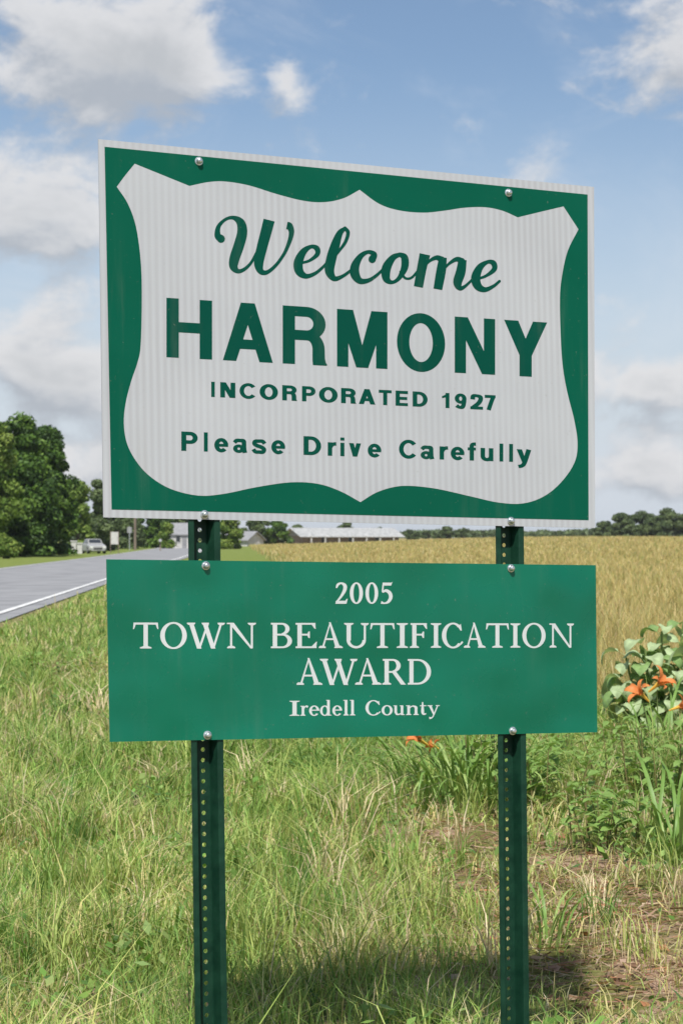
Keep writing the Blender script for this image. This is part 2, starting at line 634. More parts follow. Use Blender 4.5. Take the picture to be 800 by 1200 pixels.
def sans(ch, s):
    """bold grotesque; cap height 1; returns ink, width"""
    g = Ink()
    h = s * .84
    xh = .72
    W = {'H': .76, 'A': .83, 'R': .74, 'M': .84, 'O': .80, 'N': .70, 'Y': .72, 'I': s, 'C': .82, 'P': .72, 'T': .74, 'E': .68, 'D': .76,
         '1': .45, '9': .62, '2': .64, '7': .60, 'l': s, 'i': s, 'e': .66, 'a': .68, 's': .62, 'r': .42, 'v': .60, 'f': .42, 'u': .62, 'y': .66}
    w_ = W[ch]
    if ch == 'H':
        g.rect(0, 0, s, 1); g.rect(w_ - s, 0, w_, 1); g.rect(s, .43, w_ - s, .43 + h)
    elif ch == 'A':
        c = w_ / 2
        g.poly([(0, 0), (1.08 * s, 0), (c + .56 * s, 1), (c - .56 * s, 1)])
        g.poly([(w_, 0), (w_ - 1.08 * s, 0), (c - .56 * s, 1), (c + .56 * s, 1)])
        g.rect(.22 * c + .35 * s, .21, w_ - .22 * c - .35 * s, .21 + h * .95)
    elif ch in 'RP':
        m_ = .42 if ch == 'R' else .37
        g.rect(0, 0, s, 1)
        k = .54 * w_
        g.rect(s, 1 - h, k, 1); g.rect(s, m_, k, m_ + h)
        g.arc(k, (1 + m_) / 2, w_ * (.97 if ch == 'R' else 1) - k, (1 - m_) / 2, -90, 90, s, h)
        if ch == 'R':
            g.arc(.56 * w_, .27, w_ * .95 - .56 * w_, m_ + h - .27, 0, 90, s, h)
            g.poly([(w_ * .95 - s, .28), (w_ * .95, .28), (w_ * .955, .12), (w_ * .975, .05), (w_, .025), (w_, 0), (w_ - s * 1.14, 0), (w_ * .95 - s, .08)])
    elif ch == 'M':
        c = w_ / 2
        g.rect(0, 0, .92 * s, 1); g.rect(w_ - .92 * s, 0, w_, 1)
        g.poly([(0, 1), (1.3 * s, 1), (c + .48 * s, 0), (c - .48 * s, 0)])
        g.poly([(w_, 1), (w_ - 1.3 * s, 1), (c - .48 * s, 0), (c + .48 * s, 0)])
    elif ch == 'O':
        g.arc(w_ / 2, .5, w_ / 2, .52, 0, 360, s, h * 1.02, 44)
    elif ch == 'N':
        g.rect(0, 0, s * .95, 1); g.rect(w_ - s * .95, 0, w_, 1)
        g.poly([(0, 1), (1.1 * s, 1), (w_, 0), (w_ - 1.1 * s, 0)])
    elif ch == 'Y':
        c = w_ / 2
        g.poly([(0, 1), (1.15 * s, 1), (c + .5 * s, .42), (c + .5 * s, .36), (c - .5 * s, .38)])
        g.poly([(w_, 1), (w_ - 1.15 * s, 1), (c - .5 * s, .42), (c - .5 * s, .36), (c + .5 * s, .38)])
        g.rect(c - .5 * s, 0, c + .5 * s, .42)
    elif ch == 'I':
        g.rect(0, 0, s, 1)
    elif ch == 'C':
        g.arc(w_ * .558, .5, w_ * .558, .52, 38, 322, s, h, 34)
    elif ch == 'T':
        g.rect(0, 1 - h, w_, 1); g.rect(w_ / 2 - s / 2, 0, w_ / 2 + s / 2, 1 - h)
    elif ch == 'E':
        g.rect(0, 0, s, 1)
        for y in (0, .5 - h / 2, 1 - h):
            g.rect(s, y, w_ * (.94 if 0 < y < .6 else 1), y + h)
    elif ch == 'D':
        g.rect(0, 0, s, 1)
        k = .42 * w_
        g.rect(s, 1 - h, k, 1); g.rect(s, 0, k, h)
        g.arc(k, .5, w_ - k, .5, -90, 90, s, h, 22)
    elif ch == '1':
        g.rect(w_ - s, 0, w_, 1)
        g.poly([(0, .64), (w_ - s, .70), (w_ - s, 1), (w_ - s * .8, 1), (w_ - s, .9), (w_ - 1.6 * s, .80), (0, .78)])
    elif ch == '9':
        g.arc(w_ / 2, .67, w_ / 2, .34, 0, 360, s, h, 32)
        g.stroke([(w_ - s / 2, .66), (w_ - s * .6, .38), (w_ * .66, .12), (w_ * .38, h * .5), (s * .4, .20)], [s, s, s, h, s])
    elif ch == '2':
        g.rect(0, 0, w_, h)
        g.stroke([(s * .5, .66), (.2 * w_ + .02, .88), (.5 * w_, 1 - h * .45), (w_ - s * .6, .84), (w_ - s * .55, .64), (.62 * w_, .40), (.28 * w_, .16), (.2 * w_, .06)], [s, s, h, s, s, s, s, s])
    elif ch == '7':
        g.rect(0, 1 - h, w_, 1)
        g.stroke([(w_ - s * .55, 1 - h * .6), (.58 * w_, .5), (.36 * w_, 0)], s)
    elif ch == 'l':
        g.rect(0, 0, s, 1)
    elif ch == 'i':
        g.rect(0, 0, s, xh); g.rect(0, .84, s, 1)
    elif ch == 'e':
        g.arc(w_ / 2, xh / 2, w_ / 2, xh / 2 + .015, 0, 318, s, h, 32)
        g.rect(s * .7, xh / 2 - h * .42, w_ - .01, xh / 2 + h * .38)
    elif ch == 'a':
        g.stroke([(.10 * w_, xh - .20), (.24 * w_, xh - .09), (.5 * w_, xh - h * .42), (.74 * w_, xh - .11), (w_ - s * .72, .46), (w_ - s * .68, .2), (w_ - s * .5, 0)], [s * .9, s * .9, h, s, s, s, s])
        g.arc(.40 * w_, .21, .40 * w_, .225, 0, 360, s * .95, h * .85, 26)
    elif ch == 's':
        g.stroke([(.90 * w_, .52), (.74 * w_, .64), (.48 * w_, xh - h * .4), (.2 * w_, .62), (.16 * w_, .49), (.36 * w_, .40), (.66 * w_, .33), (.85 * w_, .22), (.76 * w_, .08), (.48 * w_, h * .38), (.22 * w_, .08), (.07 * w_, .21)], [s * .85] * 2 + [h] + [s * .9] * 6 + [h] + [s * .85] * 2)
    elif ch == 'r':
        g.rect(0, 0, s, xh)
        g.stroke([(s * .5, .38), (s * .85, .56), (w_ * .72, xh - h * .45), (w_, xh - h * .4)], [s * .8, s * .9, h, h])
    elif ch == 'v':
        c = w_ / 2
        g.poly([(0, xh), (s * 1.08, xh), (c + s * .5, 0), (c - s * .5, 0)])
        g.poly([(w_, xh), (w_ - s * 1.08, xh), (c - s * .5, 0), (c + s * .5, 0)])
    elif ch == 'f':
        g.rect(0, xh - h * .85, w_, xh)
        g.stroke([(w_, 1 - h * .45), (w_ * .68, 1 - h * .5), (w_ * .5, .82), (w_ * .5, .5), (w_ * .5, 0)], [h, h, s, s, s])
    elif ch == 'u':
        g.rect(0, .26, s, xh); g.rect(w_ - s, 0, w_, xh)
        g.arc(w_ / 2, .27, w_ / 2, .285, 180, 360, s, h, 16)
    elif ch == 'y':
        c = w_ / 2
        g.poly([(0, xh), (s * 1.08, xh), (c + s * .5, .02), (c - s * .4, 0)])
        g.stroke([(w_ - s * .54, xh), (c + .02, -.02), (c * .72, -.2), (.12 * w_, -.25)], [s, s * .95, s * .9, h])
    return g, w_


def serif(ch):
    g = Ink()
    tk, tn, sh = .165, .07, .055
    W = {'T': .96, 'O': 1.0, 'W': 1.36, 'N': 1.08, 'B': .80, 'E': .82, 'A': .98, 'U': .98, 'I': .40, 'F': .72, 'C': .82, 'R': .92, 'D': .96,
         '2': .6, '0': .6, '5': .6, 'r': .5, 'e': .62, 'd': .72, 'l': .34, 'o': .68, 'u': .74, 'n': .78, 't': .42, 'y': .78}
    w_ = W[ch]
    xh = .66

    def foot(xc, half, y=0.0):
        if y == 0:
            g.poly([(xc - half, 0), (xc + half, 0), (xc + half, sh * .8), (xc + tk * .5, sh * 1.7), (xc - tk * .5, sh * 1.7), (xc - half, sh * .8)])
        else:
            g.poly([(xc - half, y), (xc + half, y), (xc + half, y - sh * .8), (xc + tk * .5, y - sh * 1.7), (xc - tk * .5, y - sh * 1.7), (xc - half, y - sh * .8)])

    def stem(xc, y0=0.0, y1=1.0, wd=tk):
        g.rect(xc - wd / 2, y0, xc + wd / 2, y1)

    if ch == 'T':
        c = w_ / 2
        stem(c); foot(c, .22)
        g.rect(.02, 1 - tn * 1.1, w_ - .02, 1)
        g.poly([(0, .74), (.045, .76), (.13, 1), (.02, 1)]); g.poly([(w_, .74), (w_ - .045, .76), (w_ - .13, 1), (w_ - .02, 1)])
    elif ch == 'O':
        g.arc(w_ / 2, .5, w_ / 2, .525, 0, 360, tk * 1.05, tn, 40)
    elif ch == '0':
        g.arc(w_ / 2, .5, w_ / 2, .51, 0, 360, tk * 1.0, tn, 32)
    elif ch == 'W':
        for x0, x1, q in ((.14, .44, tk), (.44, .76, tn * 1.15), (.64, .95, tk), (.95, 1.24, tn * 1.15)):
            top, bot = (x0, x1) if q == tk else (x1, x0)
            g.poly([(top - q / 2, .98), (top + q / 2, .98), (bot + q / 2, -.01), (bot - q / 2, -.01)])
        foot(.14, .15, 1.0); foot(.66, .13, 1.0); foot(1.24, .13, 1.0)
    elif ch == 'N':
        stem(.16, wd=tn * 1.1); stem(w_ - .15, wd=tn * 1.1)
        g.poly([(.06, 1), (.06 + tk * 1.2, 1), (w_ - .12, -.01), (w_ - .12 - tk * .5, -.01)])
        foot(.16, .15); foot(w_ - .15, .15, 1.0); g.rect(0, 1 - sh, .2, 1)
    elif ch == 'B':
        stem(.17); g.rect(.02, 0, .45, tn); g.rect(.02, 1 - tn, .42, 1); g.rect(.2, .5, .44, .5 + tn)
        g.arc(.42, .765, .29, .235, -90, 90, tk * .95, tn); g.arc(.44, .285, .36, .285, -90, 90, tk, tn)
    elif ch in 'EF':
        stem(.17)
        g.rect(.02, 1 - tn, w_ - .06, 1); g.poly([(w_ - .05, .76), (w_ - .10, .78), (w_ - .2, 1 - tn), (w_ - .07, 1)])
        g.rect(.2, .5, .52, .5 + tn); g.poly([(.50, .40), (.55, .40), (.55, .66), (.50, .66), (.44, .53)])
        if ch == 'E':
            g.rect(.02, 0, w_ - .02, tn); g.poly([(w_ - .04, 0), (w_, .26), (w_ - .045, .24), (w_ - .2, tn)])
        else:
            foot(.17, .18)
    elif ch == 'A':
        c = w_ * .48
        g.poly([(.13, 0), (.13 + tn * 1.1, 0), (c + .02, .98), (c - .02, 1.02)])
        g.poly([(c - .05, 1.03), (c + .02, 1.03), (w_ - .10, 0), (w_ - .12 - tk * 1.05, 0)])
        g.rect(.26, .32, w_ - .3, .32 + tn)
        foot(.15, .14); foot(w_ - .17, .17)
    elif ch == 'U':
        stem(.19, .3, 1); stem(w_ - .17, .3, 1, tn * 1.15)
        foot(.19, .18, 1.0); foot(w_ - .17, .15, 1.0)
        c0_, c1_ = .19 - tk / 2, w_ - .17 + tn * .57
        g.arc((c0_ + c1_) / 2, .32, (c1_ - c0_) / 2, .335, 180, 360, tk * .8, tn * 1.3)
    elif ch == 'I':
        stem(w_ / 2); foot(w_ / 2, w_ / 2); foot(w_ / 2, w_ / 2, 1.0)
    elif ch == 'C':
        g.arc(w_ * .54, .5, w_ * .54, .525, 46, 318, tk * 1.05, tn, 34)
        g.poly([(w_ - .03, .70), (w_ - .07, .98), (w_ - .12, .92), (w_ - .20, .88), (w_ - .08, .70)])
        g.stroke([(w_ * .90, .14), (w_, .25)], tn)
    elif ch == 'R':
        stem(.17); foot(.17, .17); g.rect(.02, 1 - tn, .42, 1); g.rect(.2, .46, .42, .46 + tn)
        g.arc(.40, .74, .31, .26, -90, 90, tk, tn)
        g.poly([(.36, .50), (.36 + tk * 1.1, .50), (w_ - .05, .05), (w_, 0), (w_ - .2, 0)])
    elif ch == 'D':
        stem(.17); g.rect(.02, 0, .45, tn); g.rect(.02, 1 - tn, .45, 1)
        g.arc(.42, .5, w_ - .42, .5, -90, 90, tk * 1.05, tn, 24)
    elif ch == '2':
        g.stroke([(.07, .74), (.14, .90), (.30, .965), (.46, .86), (.46, .66), (.30, .36), (.06, .06)], [tn, tk * .7, tn * 1.2, tk, tk, tk * .7, tn])
        g.poly([(.02, 0), (.54, 0), (.60, .24), (.55, .23), (.48, .14), (.05, .14)])
    elif ch == '5':
        g.poly([(.14, 1), (.52, 1), (.56, 1.05), (.50, .86), (.17, .86)])
        g.stroke([(.145, 1), (.10, .56)], tn, smooth=False)
        g.stroke([(.09, .54), (.26, .62), (.42, .52), (.48, .32), (.38, .10), (.2, .02), (.04, .06)], [tn, tk * .8, tk, tk, tk * .8, tn, tk * .8])
    elif ch == 'r':
        stem(.16, 0, xh); foot(.16, .16); g.rect(.0, xh - sh, .2, xh)
        g.stroke([(.2, .42), (.28, .58), (.38, xh - .03), (.48, xh - .08)], [tn, tn, tk * .7, tk * .9])
    elif ch == 'e':
        g.arc(w_ / 2, xh / 2, w_ / 2, xh / 2 + .02, 0, 322, tk, tn, 30)
        g.rect(.1, xh / 2, w_ - .03, xh / 2 + tn)
    elif ch == 'd':
        g.arc(.30, xh / 2, .30, xh / 2 + .02, 0, 360, tk * .95, tn, 28)
        stem(w_ - .19, 0, 1.04); g.rect(w_ - .33, 1.0, w_ - .15, 1.05); g.rect(w_ - .2, 0, w_, sh)
    elif ch == 'l':
        stem(w_ / 2, 0, 1.04); foot(w_ / 2, w_ / 2); g.rect(0, .995, w_ / 2, 1.045)
    elif ch == 'o':
        g.arc(w_ / 2, xh / 2, w_ / 2, xh / 2 + .02, 0, 360, tk, tn, 32)
    elif ch == 'u':
        stem(.15, .15, xh); stem(w_ - .17, 0, xh); g.rect(0, xh - sh, .16, xh); g.rect(w_ - .32, xh - sh, w_ - .16, xh); g.rect(w_ - .17, 0, w_, sh)
        g.stroke([(.16, .2), (.22, .07), (.36, .05), (.5, .12), (w_ - .18, .24)], [tk, tk * .8, tn * 1.3, tn, tn])
    elif ch == 'n':
        stem(.16, 0, xh); stem(w_ - .17, 0, xh * .7); foot(.16, .16); foot(w_ - .17, .16); g.rect(0, xh - sh, .16, xh)
        g.stroke([(.2, .44), (.32, .58), (.46, xh - .06), (w_ - .18, .52), (w_ - .17, .36)], [tn, tn, tn * 1.5, tk, tk])
    elif ch == 't':
        g.stroke([(.18, .88), (.18, .4), (.19, .14), (.27, .05), (.40, .09)], [tn, tk, tk, tk * .7, tn])
        g.rect(.02, xh - sh * 1.2, .40, xh)
    elif ch == 'y':
        g.poly([(.07, xh), (.07 + tk * 1.1, xh), (.46, .06), (.36, .02)])
        g.stroke([(w_ - .12, xh), (.42, .04), (.30, -.18), (.12, -.22)], [tn * 1.1, tn * 1.1, tn * 1.1, tk])
        g.rect(0, xh - sh, .32, xh); g.rect(w_ - .26, xh - sh, w_, xh)
    return g, w_


def lay(g, fn, m, parent, lift):
    """place an Ink on the panel: fn maps glyph xy -> photo px"""
    V = []
    for x, y, k in g.V:
        u, v = plane(*fn(x, y))
        V.append(pt(u, v, lift + k * 2.5e-5))
    Fc = []
    for f in g.F:                         # face every stroke toward the viewer
        a, b_, c = (np.array(V[f[i]]) for i in (0, 1, 2))
        Fc.append(f if np.dot(np.cross(b_ - a, c - a), -UN) >= 0 else tuple(reversed(f)))
    return mesh_obj('letter', V, Fc, m, parent, BASE)


def line(text, spans, top, base, font, m, parent, lift):
    (xa, ya), (xb, yb) = top
    (xc, yc), (xd, yd) = base
    for ch, (x0, x1) in zip(text, spans):
        g, w_ = font(ch)

        def fn(x, y):
            px = x0 + (x1 - x0) * x / w_
            yt = ya + (yb - ya) * (px - xa) / (xb - xa)
            yb_ = yc + (yd - yc) * (px - xc) / (xd - xc)
            return px, yb_ + (yt - yb_) * y
        lay(g, fn, m, parent, lift)


L1 = .0012
line('HARMONY', [(195, 248.4), (261, 319.5), (331, 382.8), (394.5, 453.5), (464.6, 521), (532.2, 579.5), (590, 640.3)],
     [(195, 349), (640, 378)], [(195, 418.6), (615, 441.2)], lambda c: sans(c, .206), M_ink, panel_a, L1)
line('INCORPORATED1927', [(247.4, 251.6), (258, 275.6), (280.5, 299), (304, 325.5), (330.5, 347.8), (353.6, 369.4), (373.4, 395.3), (399.3, 416.8),
                          (420, 439.3), (443.3, 458.4), (463, 477.5), (483, 500.5), (517.3, 526), (532.2, 546), (550.4, 565.3), (567.3, 580)],
     [(249, 447.4), (574, 463)], [(249, 465.2), (574, 480.6)], lambda c: sans(c, .235), M_ink, panel_a, L1)
line('PleaseDriveCarefully', [(212.4, 231.6), (238.8, 243.4), (251, 267.4), (273, 289.6), (295.5, 311.6), (317.7, 334), (355.4, 376), (383.7, 393.7), (398.4, 403.2),
                              (408.6, 422.6), (430.4, 446.4), (467, 487), (492.3, 508.3), (514.5, 524.4), (527.5, 543.6), (547.3, 557), (562.4, 577.4),
                              (584.5, 589), (595.8, 600.4), (604.6, 622)],
     [(222, 506), (598, 520.3)], [(222, 528.6), (598, 541.2)], lambda c: sans(c, .22), M_ink, panel_a, L1)

# the brush-script word, stroke by stroke
z1 = lambda x, y: (240 + x / 4.444, 240 + y / 4.444)
z2 = lambda x, y: (410 + x / 4.444, 240 + y / 4.444)
script = [
    (z1, [([(84, 178), (66, 158), (72, 112), (108, 76), (150, 68), (186, 94), (194, 145), (176, 215), (154, 280), (150, 322), (172, 346), (205, 336), (240, 302), (268, 250)],
           [38, 30, 20, 15, 20, 40, 48, 50, 48, 40, 22, 17, 14, 12]),
          ([(334, 80), (316, 150), (296, 225), (280, 300), (290, 345), (322, 352), (368, 316), (412, 255), (440, 190), (450, 142), (440, 112), (426, 108)],
           [54, 52, 50, 46, 30, 20, 16, 16, 20, 26, 32, 36])]),
    (z1, [([(500, 304), (545, 290), (584, 258), (582, 228), (552, 218), (512, 245), (486, 300), (492, 348), (526, 372), (572, 358), (612, 326), (648, 286)],
           [12, 14, 22, 26, 18, 32, 44, 40, 24, 17, 14, 12])]),
    (z1, [([(728, 122), (700, 150), (676, 215), (656, 285), (648, 345), (672, 384), (712, 374), (756, 344), (800, 306)], [16, 30, 44, 48, 44, 26, 17, 14, 12]),
          ([(660, 286), (696, 242), (730, 194), (744, 146), (728, 122)], [12, 13, 16, 18, 17])]),
    (z2, [([(114, 284), (124, 258), (92, 246), (54, 268), (26, 316), (24, 360), (50, 396), (94, 394), (136, 368), (176, 330)],
           [36, 26, 18, 26, 40, 44, 30, 20, 15, 12])]),
    (z2, [([(262, 258), (222, 276), (188, 330), (188, 384), (216, 404), (252, 384), (282, 328), (282, 276), (256, 258)], [18, 30, 44, 36, 18, 20, 34, 34, 18]),
          ([(262, 350), (286, 382), (318, 380), (352, 344)], [14, 12, 12, 12])]),
    (z2, [([(388, 258), (372, 330), (354, 428)], [56, 50, 48]),
          ([(368, 352), (404, 300), (446, 276), (476, 286)], [12, 14, 24, 34]),
          ([(482, 274), (472, 345), (455, 440)], [40, 50, 46]),
          ([(470, 356), (510, 310), (552, 284), (580, 294)], [12, 14, 24, 34]),
          ([(584, 286), (574, 350), (558, 404), (572, 434), (602, 420), (650, 372)], [42, 50, 46, 26, 15, 12])]),
    (z2, [([(662, 386), (706, 370), (748, 336), (744, 304), (714, 298), (674, 326), (652, 380), (664, 424), (700, 442), (744, 424), (776, 398)],
           [12, 14, 24, 26, 18, 32, 44, 38, 24, 16, 13])]),
]
for i_, (zz, strokes) in enumerate(script):
    g = Ink()
    g.k = 3 * (i_ % 4)
    for pts_, wd_ in strokes:
        g.stroke(pts_, [q * (1.0 if i_ == 5 else 1.1) for q in wd_], n=9, cap=len(pts_) != 3 and pts_[0] not in ((334, 80), (584, 286)))
    lay(g, zz, M_ink, panel_a, L1)

L2 = .0005
line('TOWN', [(156, 185.7), (187.8, 219), (219.5, 263), (265.8, 299.8)], [(156, 729.6), (672, 730.7)], [(156, 760), (672, 758.8)], serif, M_white2, panel_b, L2)
line('BEAUTIFICATION', [(316.7, 342), (345.6, 371.3), (373, 401.4), (402.6, 432.3), (433.5, 462), (464.4, 477.5), (480, 501.5), (504.4, 516.4), (517.3, 541.5), (542.7, 568.4),
                        (568.9, 595.7), (597.5, 609), (611.4, 638.7), (643, 671.7)], [(156, 729.6), (672, 730.7)], [(156, 760), (672, 758.8)], serif, M_white2, panel_b, L2)
line('AWARD', [(347, 377.5), (375, 418), (415.5, 446.4), (447.6, 475.4), (476.8, 504.6)], [(347, 772), (505, 772.4)], [(347, 802.6), (505, 802.2)], serif, M_white2, panel_b, L2)
line('2005', [(392.2, 407.2), (409.6, 425), (427.9, 442.8), (445.2, 460.6)], [(392, 682.6), (460, 682.8)], [(392, 707.6), (460, 707.4)], serif, M_white2, panel_b, L2)
line('IredellCounty', [(339, 351), (351.9, 361), (362, 374), (374.7, 388.2), (389.2, 400.7), (402, 408.4), (409.6, 416), (427.9, 445.2), (446.7, 459.7), (460.6, 473.7),
                       (475.4, 490.3), (491.3, 499.3), (500.3, 514.8)], [(339, 821.3), (515, 820.6)], [(339, 838.9), (515, 837.7)], serif, M_white2, panel_b, L2)


# bolts with washers
def lathe(prof, n=14):
    """prof: (radius, proud) pairs around the panel normal at the origin"""
    V, Fc = [], []
    for r, h in prof:
        for k in range(n):
            a = 2 * math.pi * k / n
            V.append((r * math.cos(a), r * math.sin(a), h))
    for i in range(len(prof) - 1):
        for k in range(n):
            Fc.append((i * n + k, i * n + (k + 1) % n, (i + 1) * n + (k + 1) % n, (i + 1) * n + k))
    Fc.append(tuple(range((len(prof) - 1) * n, len(prof) * n)))
    return V, Fc


for (px, py), par in [((233, 189), panel_a), ((595, 226), panel_a), ((239.5, 603), panel_a), ((598, 610.5), panel_a),
                      ((241, 663), panel_b), ((598, 666), panel_b), ((243, 861.5), panel_b), ((600, 856.5), panel_b)]:
    u, v = plane(px, py)
    V, Fc = lathe([(.0105, -.004), (.0105, .0022), (.0085, .0026), (.0078, .0026), (.0078, .008), (.0060, .0112), (.0030, .0126)])
    mesh_obj('bolt', [pt(u + x, v + y, h) for x, y, h in V], Fc, M_bolt, par, BASE, smooth=False)


# U-channel posts with real holes at one-inch pitch
def post(top_px, bot_px):
    ut, vt = plane(*top_px)
    ub, vb = plane(*bot_px)
    v_top = (up_out[0][1] + up_out[1][1]) / 2 - .035
    v_bot = -T3[2] / UZ[2] - .35
    slope = (ub - ut) / (vb - vt)
    back = -.0035                       # flanges lie against the panel backs
    PI_ = .0254
    n = int((v_top - v_bot) / PI_)
    V, Fc = [], []

    def add(x, y, v):
        V.append(pt(ut + slope * (v - vt) + x, v, back - y))
        return len(V) - 1

    prof_l = [(-.041, .004), (-.0405, 0), (-.0275, 0), (-.0255, .002), (-.0175, .030), (-.0155, .0325)]
    rows = []
    for i in range(n + 1):
        v = v_top - i * PI_
        rows.append([add(x, y, v) for x, y in prof_l] + [add(0, .0325, v)] + [add(-x, y, v) for x, y in reversed(prof_l)])
    m_ = len(prof_l)
    for i in range(n):
        a, b_ = rows[i], rows[i + 1]
        for k in list(range(m_ - 1)) + list(range(m_ + 1, 2 * m_)):
            Fc.append((a[k], b_[k], b_[k + 1], a[k + 1]))
        # web cell with a round hole
        vm = v_top - (i + .5) * PI_
        xl, xr = -.0155, .0155
        ml, mr = add(xl, .0325, vm), add(xr, .0325, vm)
        ring = [add(.0056 * math.cos(q * math.pi / 4), .0325, vm + .0056 * math.sin(q * math.pi / 4)) for q in range(8)]
        outer = [mr, a[m_ + 1], a[m_], a[m_ - 1], ml, b_[m_ - 1], b_[m_], b_[m_ + 1]]
        for q in range(8):
            Fc.append((outer[q], outer[(q + 1) % 8], ring[(q + 1) % 8], ring[q]))
    o_ = mesh_obj('post', V, Fc, M_post, sign, BASE)
    so = o_.modifiers.new('steel', 'SOLIDIFY')
    so.thickness = .0028
    so.offset = -1
    return o_


post((240.2, 612), (248.6, 1200))
post((598, 620), (604.3, 1200))

# ------------------------------------------------------------------ vegetation
def leaf_mat(name, rough=.5, trans=.35, attr=True, color=(.1, .2, .05)):
    m = bpy.data.materials.new(name)
    m.use_nodes = True
    t = NT(m.node_tree)
    if attr:
        a = t.node('ShaderNodeAttribute', attribute_name='tint')
        c = a.outputs['Color']
    else:
        co = t.node('ShaderNodeTexCoord')
        n = t.node('ShaderNodeTexNoise', ins={'Vector': co.outputs['Object'], 'Scale': 14, 'Detail': 4})
        c = t.ramp(n.outputs[0], [(.3, tuple(k * .75 for k in color)), (.7, tuple(k * 1.2 for k in color))])
    b = t.node('ShaderNodeBsdfPrincipled', ins={'Base Color': c, 'Roughness': rough, 'Specular IOR Level': .25})
    tr = t.node('ShaderNodeBsdfTranslucent', ins={'Color': t.mix(1.0, c, (1.0, 1.0, .55, 1), 'MULTIPLY')})
    mx = t.node('ShaderNodeMixShader', ins={0: trans, 1: b.outputs[0], 2: tr.outputs[0]})
    t.node('ShaderNodeOutputMaterial', ins={0: mx.outputs[0]})
    return m


M_blade = leaf_mat('grass_blade', .5, .38)
M_leaf = leaf_mat('tree_leaf', .55, .25)
PAL = np.array([(.15, .275, .060), (.265, .41, .098), (.42, .50, .15), (.62, .55, .25), (.74, .62, .40), (.077, .165, .039)])


def blades(P, hgt, wid, lean, tint, facing=None, curl=1.0):
    """strip of two segments per blade; returns V, loops, starts, totals, cols"""
    N = len(P)
    th = rng.random(N) * 2 * np.pi if facing is None else facing
    ph = rng.random(N) * 2 * np.pi
    side = np.stack([np.cos(th), np.sin(th), np.zeros(N)], 1)
    dirv = np.stack([np.cos(ph), np.sin(ph), np.zeros(N)], 1)
    up = np.array([0, 0, 1.0])
    mid = P + up * (hgt * .55)[:, None] + dirv * (hgt * lean * .28)[:, None]
    tip = P + up * (hgt * (1 - .25 * lean * curl))[:, None] + dirv * (hgt * lean)[:, None]
    hw = (wid / 2)[:, None]
    V = np.stack([P - side * hw, P + side * hw, mid - side * hw * .8, mid + side * hw * .8, tip], 1).reshape(-1, 3)
    b0 = np.arange(N)[:, None] * 5
    loops = (b0 + np.array([0, 1, 3, 2, 2, 3, 4])).ravel()
    starts = (np.arange(N)[:, None] * 7 + np.array([0, 4])).ravel()
    totals = np.tile([4, 3], N)
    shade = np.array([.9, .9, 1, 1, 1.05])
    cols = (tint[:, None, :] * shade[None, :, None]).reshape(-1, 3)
    return V, loops, starts, totals, cols


def scatter(d0, d1, dens, half=.235, pad=1.4):
    """random ground points, dens(d) per square metre"""
    out = []
    ds = np.geomspace(d0, d1, 60)
    for a, b_ in zip(ds[:-1], ds[1:]):
        dm = (a + b_) / 2
        wx = half * dm + pad
        n = rng.poisson(dens(dm) * (b_ - a) * 2 * wx)
        out.append(np.stack([rng.uniform(-wx, wx, n), rng.uniform(a, b_, n)], 1))
    return np.concatenate(out)


BARE = [(*ground_pt(548, 985), .60, .95), (*ground_pt(755, 1075), .75, .8), (*ground_pt(665, 1015), .42, .7), (*ground_pt(565, 1040), .5, .5),
        (*ground_pt(700, 1150), .5, .6)]


def bare(x, y):
    m_ = np.zeros_like(x)
    wob = .55 + .9 * fnoise(x * 3 + 8, y * 3)
    for bx_, by_, rx, ry in BARE:
        m_ = np.maximum(m_, np.exp(-(((x - bx_) / rx) ** 2 + ((y - by_) / (ry * 1.6)) ** 2) * 1.6 * wob))
    return m_


def pick(pal, mixw):
    """mixw (N,k) weights -> random colour from palette with jitter"""
    c = np.cumsum(mixw / mixw.sum(1, keepdims=True), 1)
    r = rng.random(len(c))[:, None]
    i = np.minimum((r > c).sum(1), mixw.shape[1] - 1)
    return pal[i] * rng.uniform(.78, 1.25, (len(c), 1)) * rng.uniform(.93, 1.07, (len(c), 3))


# verge grass
P2 = scatter(3.6, 62, lambda d: 3300 if d < 8 else 3300 * (8 / d) ** 1.75)
x, y = P2[:, 0], P2[:, 1]
fe_ = field_edge(y) + (fnoise(x * .5, y * .3) - .5) * 2.2
clump = fnoise(x * 1.5 + 2, y * 1.1 + 4)
patch = fnoise(x * .45 + 20, y * .3 + 7)
fine = fnoise(x * 5.1 + 2, y * 4.2 + 14)
br = bare(x, y)
mid_ = fnoise(x * 2.3 + 50, y * 1.6 + 21)
thin = fnoise(x * 2.6 + 3, y * 1.7 + 40)
keep = (rng.random(len(x)) < .45 + 1.3 * smst(thin, .28, .55)) & (x > road_edge(y) + .62 + .25 * fnoise(x * 2, y * 2)) & (x < fe_ + .8) & (rng.random(len(x)) > br * .95) & (rng.random(len(x)) < .35 + 1.25 * fine)
x, y, clump, patch, fine, br, fe_, mid_ = (q[keep] for q in (x, y, clump, patch, fine, br, fe_, mid_))
d = np.hypot(x, y)
N = len(x)
roadside = np.clip((x - road_edge(y)) / 3.5, 0.2, 1)
hgt = (.04 + .17 * clump ** 1.3 + .18 * smst(mid_, .45, .72) + .08 * smst(fine, .5, .8)) * rng.uniform(.55, 1.35, N) * (1 - .6 * br) * (.5 + .5 * roadside)
tall = rng.random(N) < .015
hgt[tall] *= 1.9
wid = (.0042 + .00042 * np.maximum(d - 6, 0)) * rng.uniform(.7, 1.5, N)
mot = fnoise(x * 1.9 + 31, y * 1.25 + 17)
dry = np.clip(.24 + 1.1 * (patch - .5) + 1.7 * (mot - .48) + .55 * br + .25 * smst(x - fe_, -2.2, .4), 0.05, .9)
